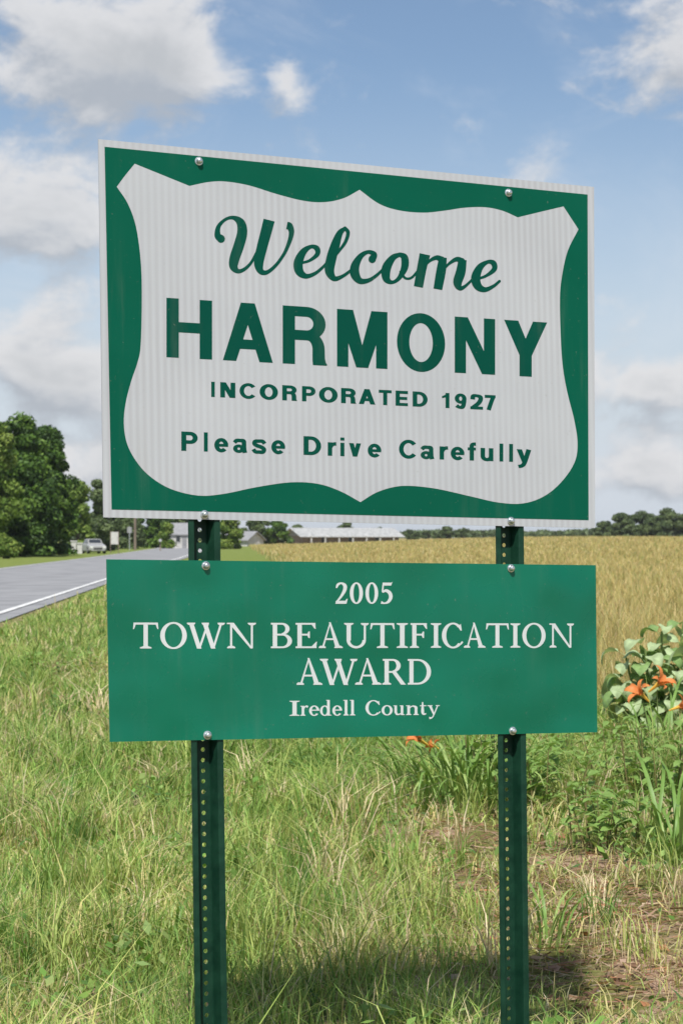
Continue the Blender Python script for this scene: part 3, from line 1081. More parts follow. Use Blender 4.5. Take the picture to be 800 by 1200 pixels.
wts = np.stack([(1 - dry) * .55 * (1.4 - clump), (1 - dry) * 1.15, (1 - dry) * .9 + dry * .5, dry * .9, dry * .62, (1 - dry) * .22], 1)
tint = pick(PAL, wts) * (.80 + .45 * fnoise(x * 1.1 + 77, y * .8 + 5))[:, None]
P = np.stack([x, y, height(x, y) - .008], 1)
lean = rng.uniform(.15, 1.05, N)
flat = rng.random(N) < .20
lean[flat] = rng.uniform(1.2, 2.4, flat.sum())
hgt[flat] *= .75
# coarse tufts and a few seed stalks standing above the turf
T2 = scatter(6.4, 34, lambda d: 5.5 if d < 12 else 5.5 * (12 / d) ** 1.4)
tx, ty = T2[:, 0], T2[:, 1]
tk = (tx > road_edge(ty) + 2.0) & (tx < field_edge(ty) + .6) & (rng.random(len(tx)) > .8 * bare(tx, ty))
tx, ty = tx[tk], ty[tk]
nb_ = 26
ti = np.repeat(np.arange(len(tx)), nb_)
tsz = rng.uniform(.6, 1.25, len(tx))
qx = tx[ti] + rng.normal(0, .035, len(ti)) * tsz[ti]
qy = ty[ti] + rng.normal(0, .035, len(ti)) * tsz[ti]
qh = rng.uniform(.16, .34, len(ti)) * tsz[ti]
qd = np.hypot(qx, qy)
qw = (.0052 + .00045 * np.maximum(qd - 6, 0)) * rng.uniform(.7, 1.4, len(ti))
kind_ = rng.random(len(tx))[ti]
base_t = np.where((kind_ < .22)[:, None], PAL[4], np.where((kind_ < .5)[:, None], PAL[2], np.where((kind_ < .85)[:, None], PAL[1], PAL[0])))
qt = base_t * rng.uniform(.75, 1.25, (len(ti), 1))
P = np.concatenate([P, np.stack([qx, qy, height(qx, qy) - .008], 1)])
hgt, wid = np.concatenate([hgt, qh]), np.concatenate([wid, qw])
lean, tint = np.concatenate([lean, rng.uniform(.15, 1.1, len(ti))]), np.concatenate([tint, qt])
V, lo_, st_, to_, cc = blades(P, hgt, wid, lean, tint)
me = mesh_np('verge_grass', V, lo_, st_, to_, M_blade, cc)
og = bpy.data.objects.new('verge_grass', me)
COL.objects.link(og)
tag(og, 'rough green and straw coloured grass covering the roadside verge', 'grass', kind='stuff')
n_verge = N

# low broad weeds and clover matted into the turf
N = 26000
PW = scatter(5, 22, lambda d: 420 if d < 11 else 420 * (11 / d) ** 2)
x, y = PW[:, 0], PW[:, 1]
wn = fnoise(x * 1.4 + 71, y * .95 + 33)
kp = (rng.random(len(x)) < smst(wn, .50, .66)) & (x > road_edge(y) + 1.5) & (x < field_edge(y) + .5) & (rng.random(len(x)) > .8 * bare(x, y))
x, y = x[kp], y[kp]
N = len(x)
ang = rng.random(N) * 2 * np.pi
a = np.stack([np.cos(ang), np.sin(ang), rng.uniform(-.1, .9, N)], 1)
s_ = np.stack([-np.sin(ang), np.cos(ang), rng.normal(0, .3, N)], 1)
L = (rng.uniform(.02, .055, N) * (1 + .05 * np.maximum(np.hypot(x, y) - 8, 0)))[:, None]
P = np.stack([x, y, height(x, y) + rng.uniform(.02, .13, N)], 1)
V = np.stack([P, P + a * L * .5 - s_ * L * .3, P + a * L, P + a * L * .5 + s_ * L * .3], 1).reshape(-1, 3)
WP = np.array([(.13, .25, .05), (.20, .33, .075), (.27, .38, .12), (.10, .19, .05)])
tint = np.repeat(pick(WP, np.ones((N, 4))), 4, axis=0)
me = mesh_np('ground_weeds', V, np.arange(4 * N), np.arange(N) * 4, np.full(N, 4), M_blade, tint)
oc = bpy.data.objects.new('ground_weeds', me)
COL.objects.link(oc)
tag(oc, 'low broad leaved weeds and clover matted in the verge grass', 'weeds', kind='stuff')

# hay field: tall dry stems with seed heads
P2 = scatter(9, 330, lambda d: 520 if d < 14 else 520 * (14 / d) ** 1.7)
x, y = P2[:, 0], P2[:, 1]
fe_ = field_edge(y) + (fnoise(x * .5, y * .3) - .5) * 2.2
keep = (x > fe_ - .5 + 1.6 * rng.random(len(x)) ** 2) & (x < fe_ + 3.5 + .30 * y)
x, y = x[keep], y[keep]
N = len(x)
d = np.hypot(x, y)
cl = fnoise(x * .5 + 9, y * .22 + 3)
hgt = (.30 + .28 * cl) * rng.uniform(.6, 1.25, N)
wid = (.0045 + .00050 * np.maximum(d - 8, 0)) * rng.uniform(.7, 1.4, N)
HP = np.array([(.57, .455, .20), (.50, .41, .165), (.40, .375, .14), (.27, .30, .10), (.64, .53, .28)])
wts = np.stack([.9 + 0 * cl, 1 + 0 * cl, .35 + .8 * cl, .7 * np.clip(1 - cl * 1.4, 0.05, 1), .5 + 0 * cl], 1)
tint = pick(HP, wts)
P = np.stack([x, y, height(x, y) - .01], 1)
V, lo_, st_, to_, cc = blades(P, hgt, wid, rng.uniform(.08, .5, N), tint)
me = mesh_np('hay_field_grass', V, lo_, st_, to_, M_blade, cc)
oh = bpy.data.objects.new('hay_field_grass', me)
COL.objects.link(oh)
tag(oh, 'tall tan hay grass standing in the open field', 'grass', kind='stuff')
n_field = N

# dry litter lying on the bare patches
N = 5200
bi = rng.choice(len(BARE), N, p=np.array([.2, .44, .1, .1, .16]))
BA = np.array(BARE)
x = BA[bi, 0] + rng.normal(0, .55, N) * BA[bi, 2]
y = BA[bi, 1] + rng.normal(0, .75, N) * BA[bi, 3]
ang = rng.random(N) * 2 * np.pi
L = rng.uniform(.02, .12, N)
wd_ = rng.uniform(.002, .007, N) * np.where(rng.random(N) < .25, 3.6, 1.0)
L = np.where(wd_ > .010, L * .4, L)
a = np.stack([np.cos(ang), np.sin(ang), rng.normal(0, .12, N)], 1)
s_ = np.stack([-np.sin(ang), np.cos(ang), rng.normal(0, .35, N)], 1)
P = np.stack([x, y, height(x, y) + rng.uniform(.004, .03, N)], 1)
q0, q1 = P - a * L[:, None] / 2, P + a * L[:, None] / 2
V = np.stack([q0 - s_ * wd_[:, None] / 2, q0 + s_ * wd_[:, None] / 2, q1 + s_ * wd_[:, None] / 3, q1 - s_ * wd_[:, None] / 3], 1).reshape(-1, 3)
LP = np.array([(.42, .29, .19), (.32, .19, .12), (.50, .38, .27), (.20, .11, .065), (.44, .21, .11)])
tint = np.repeat(pick(LP, np.tile([.8, 1, .5, .7, .45], (N, 1))), 4, axis=0)
me = mesh_np('dry_litter', V, np.arange(4 * N), np.arange(N) * 4, np.full(N, 4), M_blade, tint)
ol = bpy.data.objects.new('dry_litter', me)
COL.objects.link(ol)
tag(ol, 'brown dead stems and leaf litter on bare soil patches', 'litter', kind='stuff')


# ---- plants with parts
def strap_mesh(name, length, width, arch, m, seg_=7, fold=.25):
    """arching strap leaf growing from the origin toward +X"""
    V, Fc = [], []
    xx, zz, an = 0.0, 0.0, math.radians(82)
    st = length / seg_
    for i in range(seg_ + 1):
        tt = i / seg_
        wv = width * (.55 + .9 * tt) * (1 - tt ** 2.2) + .0008
        wv = min(wv, width)
        V += [(xx, -wv / 2, zz + fold * wv / 2), (xx, 0, zz), (xx, wv / 2, zz + fold * wv / 2)]
        an -= arch * (.25 + 1.5 * tt) / seg_
        xx += st * math.cos(an)
        zz += st * math.sin(an)
    for i in range(seg_):
        k = 3 * i
        Fc += [(k, k + 1, k + 4, k + 3), (k + 1, k + 2, k + 5, k + 4)]
    me = bpy.data.meshes.new(name)
    me.from_pydata(V, [], Fc)
    me.polygons.foreach_set('use_smooth', [True] * len(Fc))
    me.materials.append(m)
    return me


def ovate_mesh(name, length, width, droop, m, wave=.03, seg_=9, stalk=.25):
    """broad leaf on a short stalk, growing toward +X"""
    V, Fc = [], []
    xx, zz, an = 0.0, 0.0, math.radians(48)
    st = length / seg_
    for i in range(seg_ + 1):
        tt = i / seg_
        q = max(0, (tt - stalk) / (1 - stalk))
        wv = .006 + width * (math.sin(math.pi * q ** .72) ** .8 if 0 < q < 1 else 0)
        for k in range(-3, 4):
            yy = wv / 2 * k / 3
            lift = .28 * abs(yy) + wave * math.sin(7 * tt + k * 1.7) * (abs(k) / 3) * min(1, wv / width * 1.5)
            V.append((xx - .12 * abs(yy), yy, zz + lift))
        an -= droop / seg_ * (.5 + tt)
        xx += st * math.cos(an)
        zz += st * math.sin(an)
    for i in range(seg_):
        for k in range(6):
            a_ = 7 * i + k
            Fc.append((a_, a_ + 1, a_ + 8, a_ + 7))
    me = bpy.data.meshes.new(name)
    me.from_pydata(V, [], Fc)
    me.polygons.foreach_set('use_smooth', [True] * len(Fc))
    me.materials.append(m)
    return me


def part(name, me, parent, loc=(0, 0, 0), rot=(0, 0, 0), sc=1.0, label=None):
    o_ = bpy.data.objects.new(name, me)
    o_.parent = parent
    o_.location = loc
    o_.rotation_euler = rot
    o_.scale = (sc, sc, sc) if not hasattr(sc, '__len__') else sc
    COL.objects.link(o_)
    if label:
        o_['label'] = label
    return o_


M_lily = leaf_mat('daylily_leaf', .42, .35, False, (.20, .34, .08))
M_lily2 = leaf_mat('daylily_leaf_pale', .42, .3, False, (.34, .45, .15))
M_stalk = leaf_mat('flower_stalk', .5, .1, False, (.16, .22, .07))
M_petal = leaf_mat('orange_petal', .5, .3, False, (.74, .25, .075))
M_throat = leaf_mat('flower_throat', .5, .2, False, (.85, .50, .08))
M_broad = leaf_mat('broad_leaf', .6, .3, False, (.42, .52, .29))
M_broad2 = leaf_mat('broad_leaf_green', .55, .25, False, (.22, .34, .12))
M_weed = leaf_mat('weed_leaf', .5, .35, False, (.24, .38, .10))
M_weedstem = leaf_mat('weed_stem', .6, .1, False, (.20, .17, .07))

strap_set = [strap_mesh('daylily_leaf', .52 + .08 * (i % 3), .019 + .003 * (i % 2), 1.6 + .45 * (i % 5), (M_lily, M_lily2)[i % 3 == 0]) for i in range(8)]
petal_me = strap_mesh('petal', .090, .036, 2.1, M_petal, 7, .45)
broad_set = [ovate_mesh('broad_leaf', .28 + .04 * i, .19 + .02 * i, 2.0 + .25 * i, (M_broad, M_broad, M_broad2, M_broad)[i % 4]) for i in range(4)]
weed_set = [ovate_mesh('weed_leaf', .085 + .015 * i, .030 + .005 * i, 1.3, M_weed, .004, 6, .18) for i in range(3)]


def flower(root, loc, yaw, pitch, sc):
    c = bpy.data.meshes.new('flower')
    V, Fc = tube([(0, 0, -.05), (0, 0, -.01), (0, 0, .012)], [.004, .008, .011], 8)
    c.from_pydata(V, [], Fc)
    c.materials.append(M_throat)
    fl = part('flower', c, root, loc, (0, pitch, yaw), sc)
    for k in range(6):
        part('petal', petal_me, fl, (.004 * math.cos(k * math.pi / 3), .004 * math.sin(k * math.pi / 3), .004), (random.uniform(-.2, .2), random.uniform(-.15, .35), k * math.pi / 3 + random.uniform(-.2, .2)), random.uniform(.8, 1.1))
    return fl


def daylily(px, py, label, n_leaf, spread, sc, flowers):
    x_, y_ = ground_pt(px, py)
    root = empty('daylily_plant', (x_, y_, float(height(x_, y_))), label, 'daylily', 'daylilies growing behind the sign')
    for i in range(n_leaf):
        a_ = random.uniform(0, 2 * math.pi)
        r_ = spread * math.sqrt(random.random())
        b_ = a_ + random.uniform(-.7, .7)
        part('leaf', strap_set[i % 8], root, (r_ * math.cos(a_), r_ * math.sin(a_), -.01), (random.uniform(-.2, .2), random.uniform(-.18, .12), b_), sc * random.uniform(.75, 1.15))
    for fx, fz, yaw, pitch, fs in flowers:
        dx = (fx - px) / F * y_
        hz = (EYE - float(height(x_, y_))) - (fz - HOR) / F * y_
        dy = -.10
        V, Fc = tube([(dx * .35, dy * .3, -.02), (dx * .6, dy * .6, hz * .55), (dx, dy, hz - .03)], [.005, .0045, .0035], 6)
        me_ = bpy.data.meshes.new('flower_stalk')
        me_.from_pydata(V, [], Fc)
        me_.materials.append(M_stalk)
        part('flower_stalk', me_, root)
        flower(root, (dx, dy, hz), yaw, pitch, fs)
    return root


daylily(548, 942, 'daylily clump with arching strap leaves behind the sign post, one orange bloom', 170, .40, .95, [(493, 866, 3.6, 1.0, 1.1), (508, 872, 2.2, 1.3, .7)])
daylily(770, 905, 'daylily with several orange blooms beside the broad pale leaves', 90, .34, 1.0,
        [(766, 801, -.6, .9, 1.45), (749, 813, 3.7, .9, 1.35), (790, 827, -.3, 1.2, 1.15)])
daylily(638, 1108, 'small tuft of upright strap leaves growing at the foot of the sign post', 16, .07, .62, [])
daylily(785, 1010, 'strap leaved clump arching over the dead litter', 46, .17, .95, [])
daylily(198, 1112, 'low tuft of pale strap leaves alone in the grass', 9, .05, .52, [])


def broad_plant(px, py, top_py, label):
    x_, y_ = ground_pt(px, py)
    g_ = float(height(x_, y_))
    root = empty('broadleaf_plant', (x_, y_, g_), label, 'plant')
    H_ = EYE - g_ - (top_py - HOR) / F * y_
    stems = [(-.20, .0, .74), (.02, .05, .93), (.22, -.05, .86), (.05, -.16, .62), (.36, .1, .95), (-.10, -.1, .80), (.16, .12, 1.0), (-.22, -.12, .55), (.46, -.05, .8)]
    for sx, sy, hh in stems:
        top = (sx * 1.15, sy * 1.1, H_ * hh * .86)
        V, Fc = tube([(sx * .5, sy * .5, -.03), (sx * .8, sy * .8, H_ * hh * .45), top], [.013, .011, .007], 7)
        me_ = bpy.data.meshes.new('stem')
        me_.from_pydata(V, [], Fc)
        me_.materials.append(M_stalk)
        part('stem', me_, root)
        nl = 16
        for k in range(nl):
            f_ = .30 + .70 * k / (nl - 1)
            a_ = k * 2.4 + sx * 9
            part('leaf', broad_set[k % 4], root, (sx * (.5 + .65 * f_), sy * (.5 + .6 * f_), H_ * hh * .86 * f_),
                 (random.uniform(-.35, .35), random.uniform(-.25, .35), a_), random.uniform(.45, .9) * (1.15 - .40 * f_))
    return root


broad_plant(772, 880, 705, 'bushy plant with large pale grey green leaves at the hay field edge')


def weed(px, py, hgt_, n_stem, spread, label):
    x_, y_ = ground_pt(px, py)
    root = empty('leafy_weed', (x_, y_, float(height(x_, y_))), label, 'weed', 'leafy weeds in the verge')
    for i in range(n_stem):
        a_ = random.uniform(0, 6.28)
        r_ = spread * random.random() ** .6
        bx_, by_ = r_ * math.cos(a_), r_ * math.sin(a_) * .7
        hh = hgt_ * random.uniform(.6, 1.1)
        tx, ty = bx_ * 1.3 + random.uniform(-.05, .05), by_ * 1.3
        V, Fc = tube([(bx_, by_, -.02), ((bx_ + tx) / 2, (by_ + ty) / 2, hh * .5), (tx, ty, hh)], [.004, .0035, .002], 5)
        me_ = bpy.data.meshes.new('stem')
        me_.from_pydata(V, [], Fc)
        me_.materials.append(M_weedstem)
        part('stem', me_, root)
        for k in range(8):
            f_ = .25 + .75 * k / 7
            part('leaf', weed_set[k % 3], root, (bx_ + (tx - bx_) * f_, by_ + (ty - by_) * f_, hh * f_), (random.uniform(-.3, .3), random.uniform(-.2, .5), k * 2.3 + i), random.uniform(.7, 1.2))
    return root


weed(722, 1000, .34, 16, .26, 'leafy green weed clump beside the bare litter patch')
weed(655, 905, .30, 9, .30, 'leafy green weeds low in the grass right behind the sign post')
weed(628, 955, .34, 12, .2, 'small leafy weed tucked behind the sign post foot')
weed(572, 935, .46, 16, .2, 'bushy leafy weed growing through the daylily clump behind the sign post')
weed(770, 950, .42, 18, .34, 'thick leafy weeds below the orange daylilies')
weed(700, 915, .36, 14, .3, 'loose leafy weeds between the daylily clumps')
weed(75, 800, .30, 9, .45, 'dark leafy weed mound in the grass by the road')


# ------------------------------------------------------------------ trees
M_bark = noisy('bark', (.05, .038, .028), (.13, .10, .075), 6, rough=.9, bump=.5)
TREE_PAL = {'oak': [(.038, .082, .015), (.072, .145, .022), (.125, .215, .034), (.024, .052, .012)],
            'light': [(.10, .17, .028), (.16, .24, .045), (.22, .29, .06), (.06, .11, .02)],
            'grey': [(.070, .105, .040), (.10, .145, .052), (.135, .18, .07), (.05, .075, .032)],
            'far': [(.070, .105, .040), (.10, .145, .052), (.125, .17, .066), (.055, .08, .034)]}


def tree(name, px, d_, top_py, half_px, pal, label, group=None, n_clump=46, per=170, leaf=.20, crown_lo=.14, cat='tree', lobes=None):
    x_, y_, g_ = at(px, d_)
    H_ = EYE - g_ + (HOR - top_py) / F * d_
    Wd = half_px / F * d_
    root = empty(name, (x_, y_, g_), label, cat, group)
    r_ = np.random.default_rng(int(abs(px) * 13 + d_))
    # crown as leaf clumps inside an uneven envelope
    C, S_ = [], []
    zc0 = H_ * crown_lo
    while len(C) < n_clump:
        q = r_.uniform(-1, 1, 3)
        if abs(q[0]) ** 2 + abs(q[1]) ** 2 > 1:
            continue
        tz = (q[2] + 1) / 2
        prof = (1 - tz ** 3.2 * .72) * (.86 + .28 * r_.random())
        cs = min(H_ * .16, Wd * .36) * r_.uniform(.65, 1.2)
        C.append((q[0] * Wd * prof * .82, q[1] * Wd * prof * .82, zc0 + (H_ - zc0 - cs * .7) * tz))
        S_.append(cs)
    C.append((0, 0, H_ - S_[0] * .7)); S_.append(S_[0])
    C, S_ = np.array(C), np.array(S_)
    per, leaf = int(per * 2.1), leaf * .68
    n = len(C) * per
    ci = np.repeat(np.arange(len(C)), per)
    v = r_.normal(0, 1, (n, 3))
    v /= np.linalg.norm(v, axis=1)[:, None]
    rad = r_.random(n) ** .45
    pos = C[ci] + v * rad[:, None] * S_[ci][:, None] * np.array([1.1, 1.1, .8])
    pos[:, 2] = np.maximum(pos[:, 2], .02 * H_)
    # leaf quads, loosely facing out and up
    nrm = v * .8 + r_.normal(0, .55, (n, 3)) + np.array([0, 0, .35])
    nrm /= np.linalg.norm(nrm, axis=1)[:, None]
    t1 = np.cross(nrm, r_.normal(0, 1, (n, 3)))
    t1 /= np.linalg.norm(t1, axis=1)[:, None]
    t2 = np.cross(nrm, t1)
    sz = (leaf * r_.uniform(.55, 1.3, n))[:, None]
    Vv = np.stack([pos - t1 * sz, pos - t2 * sz * .55, pos + t1 * sz, pos + t2 * sz * .55], 1).reshape(-1, 3)
    pl = np.array(TREE_PAL[pal])
    cidx = r_.integers(0, 3, len(C))[ci]
    cidx = np.where(r_.random(n) < .35, r_.integers(0, 4, n), cidx)
    tint_ = np.repeat(pl[cidx] * r_.uniform(.8, 1.25, (n, 1)), 4, axis=0)
    me_ = mesh_np('crown', Vv, np.arange(4 * n), np.arange(n) * 4, np.full(n, 4), M_leaf, tint_)
    part('crown', me_, root)
    parts_ = [tube([(0, 0, -.3), (.02 * H_, 0, H_ * .3), (-.01 * H_, .01 * H_, H_ * .8)], [H_ * .032, H_ * .022, H_ * .006], 8)]
    for k in range(0, len(C), max(1, len(C) // 7)):
        c = C[k]
        parts_.append(tube([(0, 0, min(c[2] * .5, H_ * .45)), (c[0] * .5, c[1] * .5, c[2] * .72), tuple(c)], [H_ * .012, H_ * .008, H_ * .003], 5))
    V_, F_ = join(parts_)
    mt = bpy.data.meshes.new('trunk')
    mt.from_pydata(V_, [], F_)
    mt.materials.append(M_bark)
    part('trunk', mt, root)
    return root


NEAR = 'roadside trees beyond the road'
tree('shade_tree', -14, 150, 489, 42, 'light', 'big bright green broadleaf tree rising at the road bend', NEAR, 90, 230, .26, .0)
tree('shade_tree', 26, 158, 484, 42, 'oak', 'tallest dark green tree of the roadside wood', NEAR, 100, 230, .26, .0)
tree('shade_tree', 57, 166, 499, 33, 'oak', 'dark tree with a ragged crown at the end of the roadside wood', NEAR, 90, 220, .26, .0)
tree('shrub', 4, 141, 626, 17, 'light', 'light green bush at the foot of the roadside wood', NEAR, 14, 120, .16, .02, 'shrub')
tree('shade_tree', 90, 205, 563, 22, 'light', 'medium green tree just past the roadside wood', NEAR, 50, 150, .26, .0)
tree('shade_tree', 114, 225, 562, 24, 'grey', 'grey green tree standing behind the parked car', NEAR, 54, 150, .28, .0)
tree('shade_tree', 103, 212, 606, 16, 'grey', 'low olive tree with a round crown above the parked car', NEAR, 20, 120, .22, .06)
tree('shade_tree', 146, 270, 588, 28, 'grey', 'tall dull green tree behind the roadside notice board', NEAR, 50, 140, .32, .0)
tree('shade_tree', 182, 285, 592, 28, 'oak', 'dark green tree beside the utility pole', NEAR, 50, 140, .32, .0)
tree('shade_tree', 196, 262, 612, 13, 'light', 'small light green tree next to the white house', NEAR, 18, 110, .26, .06)
tree('shade_tree', 214, 330, 585, 22, 'grey', 'grey green tree behind the white house', NEAR, 30, 120, .38, .05)

MID = 'trees around the far farm buildings'
tree('farm_shrub', 270, 262, 627, 14, 'light', 'low light green shrub before the grey roofed house', MID, 16, 90, .22, .0, 'shrub')
tree('farm_shrub', 338, 395, 628, 13, 'grey', 'dull green shrub at the corner of the long barn', MID, 16, 80, .3, .0, 'shrub')
tree('farm_tree', 270, 250, 603, 22, 'light', 'bright yellow green tree by the grey roofed house', MID, 26, 130, .28, .05)
tree('farm_tree', 302, 352, 604, 24, 'grey', 'dark green tree between the house and the long barn', MID, 28, 120, .36, .04)
tree('farm_tree', 325, 350, 609, 20, 'oak', 'rounded dark tree at the gable end of the long barn', MID, 24, 110, .36, .04)
tree('farm_tree', 350, 470, 615, 16, 'grey', 'dull tree peeping over the barn gable', MID, 18, 90, .5, .04)
tree('farm_tree', 405, 500, 611, 15, 'far', 'dark domed tree rising over the long barn roof', MID, 20, 90, .5, .04)
tree('farm_tree', 445, 520, 618, 16, 'far', 'low grey green tree behind the far end of the barn', MID, 18, 80, .55, .04)
tree('farm_tree', 478, 500, 621, 18, 'far', 'wide low tree just past the long barn', MID, 20, 80, .55, .04)

FAR = 'far trees along the field horizon'
for px_, d_, top_, hw_, lab in [
        (503, 560, 622, 18, 'far hedge tree left of the taller pair on the horizon'),
        (522, 520, 617.5, 14, 'taller of the pair of small trees standing on the field horizon'),
        (543, 540, 619, 16, 'rounder of the pair of small trees standing on the field horizon'),
        (568, 620, 624.5, 22, 'faint hedge tree on the horizon beside the sign post'),
        (622, 650, 625.5, 26, 'faint low hedge bush far across the field'),
        (655, 640, 623.5, 20, 'small hedge bush in the gap on the horizon'),
        (683, 640, 622, 20, 'small hedge bush at the start of the wood'),
        (706, 430, 611, 14, 'smallest tree at the thin end of the field wood'),
        (726, 425, 601, 21, 'dark green rounded tree in the wood across the field'),
        (752, 430, 598.5, 24, 'broad dark green tree in the middle of the field wood'),
        (781, 425, 595, 24, 'highest dark green tree of the field wood'),
        (812, 430, 598, 22, 'dark green tree where the field wood goes on')]:
    near_ = px_ > 700
    hw_ *= 1.25 if near_ else 1.2
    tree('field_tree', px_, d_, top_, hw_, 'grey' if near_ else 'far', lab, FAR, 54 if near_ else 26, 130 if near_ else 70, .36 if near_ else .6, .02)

# the woods closing the horizon: one soft mass far behind everything
nW = 26000
wa = rng.uniform(-.30, .30, nW)
wd2 = rng.uniform(760, 900, nW)
wx, wy = wa * wd2, wd2
top_ = 1.2 + 3.6 * fnoise(wa * 60 + 11, wa * 0 + 2) ** 1.4 + 2.5 * smst(np.abs(wa), .10, .16)
wz = height(wx, wy) + top_ * rng.random(nW) ** .55
nr = rng.normal(0, 1, (nW, 3)); nr[:, 1] -= 1.2; nr[:, 2] += .6
nr /= np.linalg.norm(nr, axis=1)[:, None]
t1 = np.cross(nr, rng.normal(0, 1, (nW, 3))); t1 /= np.linalg.norm(t1, axis=1)[:, None]
t2 = np.cross(nr, t1)
sz = rng.uniform(.5, 1.1, nW)[:, None]
pc = np.stack([wx, wy, wz], 1)
Vv = np.stack([pc - t1 * sz, pc - t2 * sz * .6, pc + t1 * sz, pc + t2 * sz * .6], 1).reshape(-1, 3)
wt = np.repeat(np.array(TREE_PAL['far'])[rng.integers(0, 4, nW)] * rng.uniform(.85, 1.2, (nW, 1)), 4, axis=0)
me = mesh_np('far_wood', Vv, np.arange(4 * nW), np.arange(nW) * 4, np.full(nW, 4), M_leaf, wt)
ow = bpy.data.objects.new('far_wood', me)
COL.objects.link(ow)
tag(ow, 'low hazy belt of woodland along the horizon behind the field', 'woodland', kind='stuff')

# ------------------------------------------------------------------ buildings and roadside things
M_whitewall = noisy('white_boards', (.42, .41, .39), (.56, .55, .53), 3, rough=.8)
M_metalroof = noisy('pale_metal_roof', (.28, .285, .28), (.46, .46, .45), .9, rough=.6, stretch=(3, 1, 1))
M_shingle = noisy('grey_shingles', (.20, .20, .21), (.30, .30, .31), 4, rough=.85)
M_darkwall = noisy('weathered_wall', (.16, .12, .09), (.26, .20, .16), 2, rough=.85)
M_glass = mat('window_glass', (.03, .035, .04), .12, spec=.6)[0]
M_wood = noisy('pole_wood', (.14, .11, .085), (.24, .19, .15), 5, rough=.9, stretch=(1, 1, .1))
M_steel = noisy('dull_steel', (.45, .46, .46), (.58, .59, .59), 20, rough=.5, metal=.6)


def house(name, px, d_, base_z, L_, D_, wall_h, roof_h, ang, mw, mr, label, eave=.35, windows=(), doors=(), posts=0, gable_m=None):
    x_, y_, g_ = at(px, d_)
    root = empty(name, (x_, y_, g_ + base_z), label, 'house' if name == 'house' else 'barn')
    root.rotation_euler = (0, 0, ang)
    l2, d2 = L_ / 2, D_ / 2

    def p_(n, vf, m):
        me_ = bpy.data.meshes.new(n)
        me_.from_pydata([tuple(q) for q in vf[0]], [], vf[1])
        me_.materials.append(m)
        return part(n, me_, root)
    p_('wall', box(-l2, -d2, -.3, l2, d2, wall_h), mw)
    for s in (-1, 1):
        xg = s * l2
        p_('gable', ([(xg, -d2, wall_h), (xg, d2, wall_h), (xg, 0, wall_h + roof_h), (xg - s * .12, -d2, wall_h), (xg - s * .12, d2, wall_h), (xg - s * .12, 0, wall_h + roof_h)],
                     [(0, 1, 2), (3, 5, 4), (0, 3, 4, 1), (1, 4, 5, 2), (2, 5, 3, 0)]), gable_m or mw)
    k = roof_h / d2
    for s in (-1, 1):
        e = d2 + eave
        ze = wall_h - k * eave
        a, b_ = -l2 - eave, l2 + eave
        p_('roof', ([(a, s * e, ze), (b_, s * e, ze), (b_, 0, wall_h + roof_h + .02), (a, 0, wall_h + roof_h + .02),
                     (a, s * e, ze + .14), (b_, s * e, ze + .14), (b_, 0, wall_h + roof_h + .16), (a, 0, wall_h + roof_h + .16)],
                    [(0, 1, 2, 3), (4, 5, 6, 7), (0, 1, 5, 4), (1, 2, 6, 5), (2, 3, 7, 6), (3, 0, 4, 7)]), mr)
    for (wx, wz, ww, wh) in windows:
        fr = p_('window', box(wx - ww / 2, -d2 - .06, wz, wx + ww / 2, -d2 + .05, wz + wh), M_whitewall)
        me_ = bpy.data.meshes.new('pane')
        v_, f_ = box(wx - ww / 2 + .08, -d2 - .075, wz + .08, wx + ww / 2 - .08, -d2 - .02, wz + wh - .08)
        me_.from_pydata(v_, [], f_)
        me_.materials.append(M_glass)
        part('pane', me_, fr)
    for (wx, ww, wh) in doors:
        p_('door', box(wx - ww / 2, -d2 - .05, 0, wx + ww / 2, -d2 + .05, wh), M_glass if posts else M_shingle)
    for i in range(posts):
        xx = -l2 + (i + .5) * L_ / posts
        p_('post', box(xx - .12, -d2 - eave * .9, -.3, xx + .12, -d2 - eave * .9 + .24, wall_h), M_whitewall)
    return root


barn = house('barn', 401, 410, .0, 21.5, 9.0, 1.5, 1.45, math.radians(24), M_darkwall, M_metalroof, 'long low barn with a pale metal roof across the field', 1.0,
             [], [(q, 1.2, 1.5) for q in (-6, 0, 6)], 7, M_shingle)
house('house', 283, 330, .0, 5.5, 5.0, 1.1, 1.25, math.radians(-30), M_whitewall, M_shingle, 'low house with a grey gable roof under the bright tree', .4, [(-1.6, .5, .9, .9), (1.4, .5, .9, .9)])
house('house', 214.5, 270, -.1, 3.6, 5, 2.0, 1.4, math.radians(8), M_whitewall, M_shingle, 'small white house beyond the road beside the sign post', .25,
      [(-.8, .9, .7, .9), (.9, .9, .7, .9)], [(0.05, .6, 1.6)])


def simple(name, px, d_, label, cat, pieces, ang=0.0, group=None):
    x_, y_, g_ = at(px, d_)
    root = empty(name, (x_, y_, g_), label, cat, group)
    root.rotation_euler = (0, 0, ang)
    for n, vf, m in pieces:
        me_ = bpy.data.meshes.new(n)
        me_.from_pydata([tuple(q) for q in vf[0]], [], vf[1])
        me_.materials.append(m)
        part(n, me_, root)
    return root


